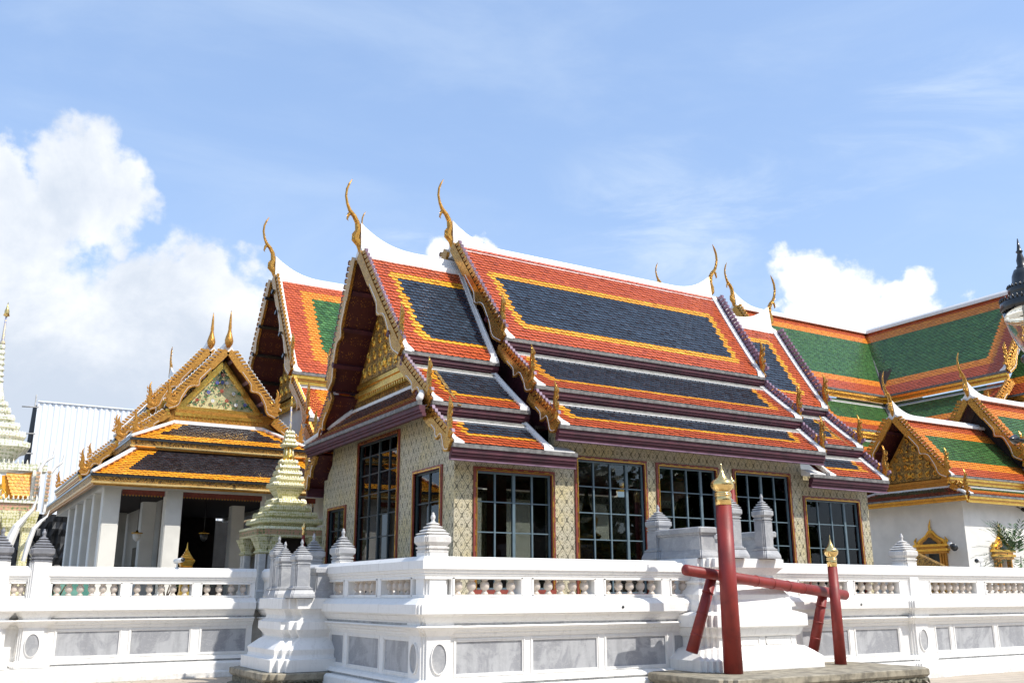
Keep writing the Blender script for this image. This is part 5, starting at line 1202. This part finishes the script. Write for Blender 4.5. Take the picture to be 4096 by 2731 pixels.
# ================================================================ MOSAIC SPIRE (centre)
def mosaic_spire():
    r = empty('mosaic_spire', (7.86, 24.8, 1.5), 'slender green and white mosaic spire on slim columns, left of the blue-roofed hall', 'shrine')
    cx, cy = 7.86, 24.8
    def zf(z): return 1.6 + (z - 1.6) * 1.033
    for sx in (-1, 1):
        for sy in (-1, 1):
            mb = MB()
            for (dx, dy) in ((0, 0), (-.22, 0), (0, -.22)):
                x = cx + sx * (.78 + dx); y = cy + sy * (.78 + dy)
                mb.stack(redent(x, y, .085, .015, 1), [(.04, 1.51), (.04, 1.7), (0, 1.75), (0, zf(2.58))], 'marble_weathered')
                mb.stack(redent(x, y, .085, .015, 1), [(.0, zf(2.58)), (.05, zf(2.62)), (.0, zf(2.68)), (.05, zf(2.82)), (.12, zf(2.98))], 'floral_spire')
            mb.build('column', r)
    mb = MB(); mb.box(cx - .5, cx + .5, cy - .5, cy + .5, 1.51, zf(2.98), 'dark_inside'); mb.build('cella', r)
    mb = MB(); mb.box(cx - .36, cx + .36, cy - .53, cy - .502, 1.6, zf(2.62), 'gold_relief'); mb.build('door', r)
    mb = MB(); f = lambda e: redent(cx, cy, e * 1.15, .06, 3)
    mb.stack(f(.82), [(0, zf(2.985)), (.02, zf(3.03)), (.0, zf(3.05))], 'floral_spire')
    mb.stack(f(.82), [(.01, zf(3.051)), (.01, zf(3.17))], 'floral_band')
    mb.stack(f(.82), [(.03, zf(3.171)), (.03, zf(3.20)), (.0, zf(3.24)), (-.10, zf(3.26))], 'floral_spire')
    mb.build('cornice', r)
    def tier(e, z0, z1, n=3, mat='floral_spire'):
        e *= 1.16; mb = MB(); st = min(.06, e * .09); f2 = redent(cx, cy, e, st, n); dz = z1 - z0
        mb.stack(f2, [(-e * .16, z0), (-e * .14, z0 + dz * .30), (-.005, z0 + dz * .42), (.012, z0 + dz * .66), (0, z0 + dz * .9), (-.05 * e, z1)], mat)
        # row of petals standing on the rim
        pts = f2(-.012); m_ = len(pts)
        for i in range(m_):
            a = Vector(pts[i]); b = Vector(pts[(i + 1) % m_]); L = (b - a).length; k = max(1, round(L / .075))
            if L < .03: continue
            for j in range(k):
                c = a.lerp(b, (j + .5) / k); s = .026
                mb.add([(c.x - s, c.y - s, z1 - .012), (c.x + s, c.y - s, z1 - .012), (c.x + s, c.y + s, z1 - .012), (c.x - s, c.y + s, z1 - .012), (c.x, c.y, z1 + .045)], [(0, 1, 4), (1, 2, 4), (2, 3, 4), (3, 0, 4)], mat)
        mb.build('spire_tier', r)
    zt = [(0.72, 3.27, 3.43), (.61, 3.44, 3.60), (.49, 3.61, 3.77), (.39, 3.78, 3.94)]
    for (e, a, b) in zt: tier(e, zf(a), zf(b))
    mb = MB(); mb.stack(redent(cx, cy, .27, .04, 2), [(0, zf(3.94)), (0, zf(4.05)), (.10, zf(4.22))], 'floral_spire'); mb.build('waist', r)
    for (e, a, b) in ((.385, 4.22, 4.36), (.32, 4.37, 4.52), (.27, 4.53, 4.68), (.225, 4.69, 4.83), (.185, 4.84, 4.97)): tier(e, zf(a), zf(b), 2)
    mb = MB(); mb.lathe(cx, cy, [(.15, zf(4.975)), (.165, zf(5.05)), (.14, zf(5.12)), (.115, zf(5.2)), (.12, zf(5.32))], 'gold_leaf', 12)
    for i in range(8):
        a = i * PI / 4; mb.tube((cx + .13 * math.cos(a), cy + .13 * math.sin(a), zf(4.98)), (cx + .115 * math.cos(a), cy + .115 * math.sin(a), zf(5.30)), .022, .018, 'floral_spire', 6)
    mb.build('bell', r)
    for (e, a, b) in ((.165, 5.32, 5.40), (.125, 5.41, 5.52), (.105, 5.53, 5.63), (.085, 5.64, 5.74)): tier(e, zf(a), zf(b), 1)
    mb = MB(); mb.lathe(cx, cy, [(.042, zf(5.745)), (.040, zf(5.9)), (.032, zf(6.2)), (.022, zf(6.42))], 'spire_lattice', 8)
    mb.lathe(cx, cy, [(.028, zf(6.421)), (.045, zf(6.45)), (.022, zf(6.48)), (.036, zf(6.52)), (.016, zf(6.56)), (.022, zf(6.6)), (.004, zf(6.72))], 'gold_leaf', 8)
    mb.build('needle', r)
mosaic_spire()
# small gilt spire behind the left wall
r = empty('gilt_spire', (5.03, 23, 1.5), 'small stepped golden spire peeking over the left wall between two pillars', 'ornament')
mb = MB(); mb.stack(redent(5.03, 23, .10, .02, 1), [(.05, 1.51), (0, 1.7), (0, 2.2)], 'gold_leaf'); mb.build('stem', r)
mb = MB(); z = 2.2
mb.stack(redent(5.03, 23, .14, .02, 2), [(-.04, z), (.0, z + .04), (-.02, z + .06), (.0, z + .10), (.03, z + .17), (.03, z + .20), (-.02, z + .22)], 'gold_leaf'); z += .22
for e in (.12, .095, .07, .05): mb.stack(redent(5.03, 23, e, .012, 1), [(0, z), (.01, z + .02), (-.02, z + .045)], 'gold_leaf'); z += .045
mb.lathe(5.03, 23, [(.03, z), (.04, z + .02), (.02, z + .06), (.012, z + .12), (.003, z + .2)], 'gold_leaf', 10); mb.build('spire', r)

# ================================================================ MOSAIC SHRINE (far left)
SH = empty('mosaic_shrine', (.6, 24, 1.5), 'ornate white flower mosaic shrine with a tall tapering spire at the left edge', 'shrine')
cx, cy = .76, 24.6
k_ = 24.6 / 24
def zs(z): return 1.6 + (z - 1.6) * k_
mb = MB()
mb.stack(redent(cx, cy, .72, .05, 3), [(-.10, zs(4.3)), (-.18, zs(4.5)), (-.02, zs(4.72)), (.10, zs(4.78)), (.10, zs(4.88)), (0, zs(4.92))], 'floral_white'); mb.build('cornice', SH)
z = 4.92
for (e, dz) in ((.70, .20), (.56, .20), (.44, .18), (.34, .17), (.27, .14)):
    mb = MB(); f2 = redent(cx, cy, e, e * .1, 3)
    mb.stack(f2, [(-.08 * e, zs(z)), (-.06 * e, zs(z + dz * .4)), (.02, zs(z + dz * .5)), (.02, zs(z + dz * .75)), (-.05, zs(z + dz))], 'floral_white')
    pts = f2(-.0); m_ = len(pts)
    for i in range(m_):
        a = Vector(pts[i]); b = Vector(pts[(i + 1) % m_]); L = (b - a).length; k = max(1, round(L / .07))
        for j in range(k):
            c = a.lerp(b, (j + .5) / k); s = .025; z1 = zs(z + dz) - .05
            mb.add([(c.x - s, c.y - s, z1), (c.x + s, c.y - s, z1), (c.x + s, c.y + s, z1), (c.x - s, c.y + s, z1), (c.x, c.y, z1 + .09)], [(0, 1, 4), (1, 2, 4), (2, 3, 4), (3, 0, 4)], 'floral_white')
    mb.build('spire_tier', SH); z += dz
mb = MB(); mb.lathe(cx, cy, [(.22, zs(5.80)), (.20, zs(5.95)), (.15, zs(6.15)), (.125, zs(6.28))], 'floral_white', 12)
for i in range(7): q = 6.28 + i * .13; e = .125 - i * .010; mb.lathe(cx, cy, [(e * .8, zs(q)), (e + .01, zs(q + .04)), (e + .01, zs(q + .07)), (e * .75, zs(q + .125))], 'floral_white', 10)
mb.lathe(cx, cy, [(.055, zs(7.18)), (.06, zs(7.22)), (.035, zs(7.3)), (.02, zs(7.85))], 'spire_lattice', 8); mb.lathe(cx, cy, [(.02, zs(7.851)), (.07, zs(7.87)), (.05, zs(7.95)), (.055, zs(7.98)), (.03, zs(8.05)), (.02, zs(8.1)), (.004, zs(8.2))], 'gold_polished', 10)
mb.build('spire', SH)
# body with stepped gables and naga horns
mb = MB(); mb.stack(redent(.3, 24.4, 1.15, .12, 3), [(.05, 1.51), (.05, 1.9), (0, 2.0), (0, 2.45), (-.05, 2.5), (-.05, 2.95), (.05, 3.0), (.15, 3.2), (.15, 3.42), (.05, 3.5), (-.15, 3.9), (-.35, 4.2), (-.6, 4.45)], 'floral_white'); mb.build('body', SH)
mb = MB()
for q, (hw, z0, z1, y, yy) in enumerate(((1.12, 3.45, 5.0, 23.02, .16), (.95, 3.42, 4.65, 22.82, .16), (.72, 3.38, 4.25, 22.62, .16))):
    c = .30
    pts = [(c - hw, y, z0), (c + hw, y, z0), (c + hw * .62, y, z0 + (z1 - z0) * .30), (c + hw * .28, y, z0 + (z1 - z0) * .66), (c, y, z1), (c - hw * .28, y, z0 + (z1 - z0) * .66), (c - hw * .62, y, z0 + (z1 - z0) * .30)]
    mb.prism(pts, (0, yy, 0), 'floral_white')
    for s in (1, -1):
        for a, b in ((1, 2), (2, 3), (3, 4)):
            A_ = Vector(pts[a]); B_ = Vector(pts[b])
            if s < 0: A_ = Vector((2 * c - A_.x, A_.y, A_.z)); B_ = Vector((2 * c - B_.x, B_.y, B_.z))
            mb.tube(A_ - Vector((0, .02, 0)), B_ - Vector((0, .02, 0)), .035, .03, 'gold_leaf', 6)
            n = 5
            for i in range(n):
                p_ = A_.lerp(B_, (i + .5) / n); dd = Vector((s * .55, 0, .84))
                mb.tube(p_, p_ + dd * .13, .035, .004, 'floral_white', 5)
mb.build('gable', SH)
mb = MB(); FSx = Frame((1.42, 23.2, 0), (0, 1, 0), (1, 0, 0)); 
mb.prism([(1.10, 22.98, 3.62), (1.62, 22.98, 3.62), (1.62, 22.98, 4.20), (1.05, 22.98, 4.10)], (0, .05, 0), 'tile_orange')
tiles(mb, Frame((1.36, 22.97, 0), (1, 0, 0), (0, -1, 0)), 1, (-.26, -.10, .26, .26, 0, 4.16, .10, 3.66), .09, .07, bands('tile_orange', 'tile_orange', 'tile_orange', 0, 0, 0, 0, 0, 0), .012)
mb.build('porch_roof', SH)
mb = MB(); mb.box(1.0, 1.9, 22.9, 23.4, 4.22, 4.36, 'floral_white'); mb.box(1.63, 1.80, 22.86, 23.4, 3.4, 4.22, 'floral_white')
for i in range(9): mb.tube((1.05 + i * .09, 22.95, 4.36), (1.05 + i * .09, 22.95, 4.46), .03, .004, 'floral_white', 5)
mb.build('porch_frame', SH)
for (x, y, pts, ws) in ((1.74, 22.85, [(0, -.75), (.02, -.3), (.02, .0), (.10, .16), (.24, .26), (.26, .42), (.25, .55)], [.045, .045, .045, .036, .024, .022, .004]),
                        (1.93, 22.60, [(-.02, -.95), (.0, -.45), (.02, -.12), (.10, .02), (.22, .12), (.25, .26), (.24, .42)], [.036, .045, .045, .034, .024, .022, .004])):
    mb = MB(); mb.ribbon(pts, ws, Vector((x, y, 4.28)), Vector((1, 0, 0)), Vector((0, 0, 1)), Vector((0, 1, 0)), 'ridge_white', .05)
    for i in range(8): mb.box(x - .05, x + .03, y - .085, y - .052, 3.55 + i * .085, 3.60 + i * .085, 'floral_band')
    mb.build('naga_horn', SH)
mb = MB()
mb.ribbon([(-.28, -1.0), (-.20, -.6), (-.10, -.28), (.04, -.08), (.16, .08), (.21, .28), (.20, .40)], [.08, .10, .075, .05, .035, .02, .004], Vector((1.52, 22.4, 3.28)), Vector((1, 0, 0)), Vector((0, 0, 1)), Vector((0, 1, 0)), 'ridge_white', .07)
mb.ribbon([(.0, -1.0), (.06, -.6), (.12, -.35), (.24, -.18), (.34, -.08), (.38, .06)], [.045, .055, .05, .035, .02, .004], Vector((1.62, 22.35, 3.3)), Vector((1, 0, 0)), Vector((0, 0, 1)), Vector((0, 1, 0)), 'ridge_white', .05)
mb.build('naga_horn', SH)
for (x, y) in ((.95, 22.75), (1.3, 22.75), (1.62, 22.75)):
    mb = MB(); mb.stack(redent(x, y, .09, .02, 1), [(.05, 1.51), (.05, 2.1), (.0, 2.2), (.0, 2.9), (.06, 3.0), (.10, 3.2), (.12, 3.34)], 'floral_spire'); mb.build('column', SH)
mb = MB(); mb.box(-.6, 1.75, 22.60, 22.9, 3.345, 3.5, 'floral_band'); mb.box(-.6, 1.78, 22.56, 22.9, 3.501, 3.56, 'floral_white')
for i in range(26): mb.tube((-.5 + i * .09, 22.58, 3.56), (-.5 + i * .09, 22.58, 3.66), .032, .004, 'floral_white', 5)
mb.build('architrave', SH)

# ================================================================ WHITE CONSTRUCTION HOARDING
CS = empty('hoarding', (7, 45, 0), 'tall white corrugated sheet hoarding with black netting behind the pavilion', 'hoarding')
mb = MB(); n = 190; x0, x1 = 3.05, 14.0
vs = []; fs = []
for i in range(n + 1):
    x = lerp(x0, x1, i / n); y = 45 + .028 * (1 if (i // 2) % 2 else -1) * (1 if i % 8 < 6 else .3); top = 9.72
    vs += [(x + (.35 * 0), y, 1.4), (x, y, top), (x, y + .02, top), (x, y + .02, 1.4)]
for i in range(n): a = 4 * i; b = 4 * i + 4; fs += [(a, b, b + 1, a + 1), (a + 1, b + 1, b + 2, a + 2), (a + 2, b + 2, b + 3, a + 3)]
mb.add([(v[0] + (9.72 - v[2]) * .0, v[1], v[2]) for v in vs], fs, 'sheet_white')
mb.box(x0, x1, 44.93, 45.09, 9.725, 9.78, 'sheet_white'); mb.build('sheet', CS)
mb = MB(); mb.hexa([(2.62, 45.2, 1.4), (3.04, 45.0, 1.4), (3.04, 45.3, 1.4), (2.62, 45.4, 1.4), (2.9, 45.2, 9.5), (3.04, 45.0, 9.6), (3.04, 45.3, 9.6), (2.9, 45.4, 9.5)], 'net_black')
n = 26; vs = []; fs = []
for i in range(n + 1):
    for j in range(13): vs.append((lerp(2.9, 6.4, i / n), 44.2 + random.uniform(-.12, .12), lerp(1.4, 4.9, j / 12)))
for i in range(n):
    for j in range(12): fs.append((i * 13 + j, (i + 1) * 13 + j, (i + 1) * 13 + j + 1, i * 13 + j + 1))
mb.add(vs, fs, 'net_black', False); mb.box(6.4, 14.0, 44.3, 44.35, 1.4, 4.9, 'net_black'); mb.build('netting', CS)
mb = MB()
for z in (9.45, 8.3, 7.45, 6.6, 5.8): mb.tube((2.45, 44.9, z), (3.1, 44.85, z + .02), .03, .03, 'scaffold_grey', 8)
mb.tube((2.98, 45.35, 1.4), (2.98, 45.35, 10.1), .03, .03, 'scaffold_grey', 8)
mb.build('scaffold_tube', CS)
mb = MB(); mb.prism([(2.2, 23.2, 1.51), (3.1, 23.2, 1.51), (3.0, 23.4, 2.05), (2.5, 23.4, 1.95)], (0, .3, 0), 'green_tarp')
tag(mb.build('tarpaulin'), 'green tarpaulin glimpsed between the balusters of the left wall', 'tarp')

# ================================================================ STREET LAMP (right edge)
LP = empty('street_lamp', (8.90, 5.0, 0), 'black cast iron lamp with clear glass urn, cut by the right edge', 'lamp')
lx, ly = 8.90, 5.0
mb = MB(); mb.lathe(lx, ly, [(.20, .002), (.20, .25), (.15, .32), (.14, .7), (.09, .8), (.07, 1.0), (.06, 2.2), (.05, 3.3), (.055, 3.36), (.045, 3.5), (.06, 3.62), (.085, 3.74), (.12, 3.78), (.125, 3.81), (.105, 3.835), (.06, 3.84)], 'iron_black', 22); mb.build('post', LP)
mb = MB()
mb.tube((lx - .52, ly, 2.965), (lx + .52, ly, 2.965), .018, .018, 'iron_black', 10)
for s in (-1, 1):
    c = Vector((lx + s * .53, ly, 2.965)); mb.tube(c - Vector((s * .05, 0, 0)), c, .02, .045, 'iron_black', 12); mb.tube(c, c + Vector((s * .09, 0, 0)), .045, .004, 'iron_black', 12)
mb.build('ladder_bar', LP)
mb = MB(); mb.lathe(lx, ly, [(.075, 3.845), (.13, 3.92), (.18, 4.05), (.215, 4.18), (.228, 4.28), (.222, 4.28), (.208, 4.18), (.172, 4.05), (.122, 3.925), (.07, 3.852)], 'lamp_glass', 28); mb.build('glass_urn', LP)
mb = MB(); mb.lathe(lx, ly, [(.035, 3.845), (.04, 3.95), (.05, 4.0), (.05, 4.22), (.04, 4.25)], 'cctv_white', 14); mb.build('bulb', LP)
mb = MB(); mb.lathe(lx, ly, [(.235, 4.281), (.245, 4.31), (.240, 4.36), (.22, 4.385), (.16, 4.42), (.145, 4.44), (.155, 4.46), (.155, 4.51), (.135, 4.53), (.11, 4.55), (.10, 4.64), (.075, 4.70), (.045, 4.715), (.05, 4.73), (.036, 4.745), (.04, 4.80), (.024, 4.86), (.022, 4.875), (.034, 4.89), (.022, 4.905), (.016, 4.94), (.004, 5.03)], 'iron_black', 28)
for (R_, z, k, h) in ((.232, 4.375, 34, .045), (.150, 4.512, 24, .035)):
    for i in range(k):
        a = 2 * PI * i / k; x, y = lx + R_ * math.cos(a), ly + R_ * math.sin(a); mb.lathe(x, y, [(.008, z), (.015, z + h * .4), (.003, z + h)], 'iron_black', 5)
mb.tube((lx - .28, ly, 4.275), (lx - .23, ly, 4.275), .006, .006, 'iron_black', 6)
mb.build('hood', LP)

# ================================================================ PLANTS
def shrub(x, y, z, h, w_, n, label, lf=.16, seed=3, sprays=14):
    random.seed(seed); r = empty('shrub', (x, y, z), label, 'shrub', 'shrubs on the terrace')
    mb = MB()
    for i in range(5): a = random.uniform(0, 6.28); mb.tube((x, y, z), (x + .4 * w_ * math.cos(a), y + .4 * w_ * math.sin(a), z + h * .6), .02, .01, 'bark', 6)
    mb.build('stem', r)
    mb = MB()
    for i in range(sprays):
        a = random.uniform(0, 2 * PI); el = random.uniform(-.1, 1.2); p = Vector((x, y, z + h * .55)) + Vector((math.cos(a) * math.cos(el) * w_ * .25, math.sin(a) * math.cos(el) * w_ * .25, math.sin(el) * h * .2))
        L = random.uniform(.6, 1.0) * w_ * .8; prev = p; d = Vector((math.cos(a) * math.cos(el), math.sin(a) * math.cos(el), math.sin(el)))
        for k in range(n):
            d = (d + Vector((0, 0, -.07))).normalized(); q = prev + d * (L / n)
            sd = d.cross(Vector((0, 0, 1))).normalized()
            for s in (-1, 1):
                tip = q + (sd * s * .9 + d * .5 + Vector((0, 0, random.uniform(-.3, .2)))).normalized() * lf * random.uniform(.7, 1.1) * (1 - .5 * k / n)
                wv = d * lf * .10
                mb.add([prev - wv * .2, (prev + tip) / 2 + wv, tip, (prev + tip) / 2 - wv], [(0, 1, 2, 3)], 'leaf_green' if random.random() < .65 else 'leaf_light')
            prev = q
    mb.build('foliage', r)
shrub(24.75, 15.2, 1.5, 1.75, 1.25, 11, 'feathery green palm-like shrub above the wall at the right edge', .24, 5, 46)
for i, (x, y, lab) in enumerate(((2.25, 21.6, 'small green potted shrub seen through the leftmost bay of balusters'), (4.35, 21.6, 'small green shrub seen through the middle bay of left balusters'), (5.45, 21.7, 'small green shrub behind the left balusters nearest the corner block'))):
    shrub(x, y, 1.5, .55, .4, 6, lab, .10, 11 + i, 16)
shrub(.2, 21.9, 1.5, .75, .9, 6, 'low green clipped shrub below the mosaic shrine', .12, 31, 30)

# ================================================================ ADDED TREES OUT OF VIEW (only to darken the window reflections)
random.seed(21)
def reflection_tree():
    t = empty('added_reflection_tree', (0, 0, 0), 'broad dark green tree added out of view to darken the hall window reflections', 'tree', 'unseen trees added for window reflections')
    mb = MB(); mb.tube((0, 0, 0), (.1, 0, 2.4), .35, .24, 'bark', 10)
    for a in range(6): c, s_ = math.cos(a), math.sin(a); mb.tube((.1, 0, 2.3), (2.2 * c, 2.2 * s_, 5.5), .16, .05, 'bark', 7)
    mb.build('trunk', t)
    mb = MB()
    for i in range(60):
        a = random.uniform(0, 6.283); r = random.uniform(.2, 3.3); z = random.uniform(2.4, 9.5); r *= math.sqrt(max(.05, 1 - ((z - 6) / 4.2) ** 2)); c = Vector((r * math.cos(a), r * math.sin(a), z))
        for k in range(55):
            d = Vector((random.gauss(0, .55), random.gauss(0, .55), random.gauss(0, .42))); p = c + d
            u = Vector((random.uniform(-1, 1), random.uniform(-1, 1), random.uniform(-.6, .6))).normalized() * .42; v = u.orthogonal().normalized() * .26
            mb.add([p - u, p + v, p + u, p - v], [(0, 1, 2, 3)], 'leaf_green')
    mb.build('crown', t); return t
t0 = reflection_tree(); kids = list(t0.children)
for i, x in enumerate((-16, -10.5, -5, .5, 6, 11.5, 17, 22.5, 28, 34, 40, 46)):
    t = t0 if i == 0 else t0.copy()
    if i:
        col.objects.link(t)
        for k in kids: c = k.copy(); c.parent = t; col.objects.link(c)
    t.location = (x, -16 + (i % 3) * 1.3, 0); t.rotation_euler = (0, 0, i * 1.3); t.scale = (1.1, 1.1, .95 + .1 * (i % 3))
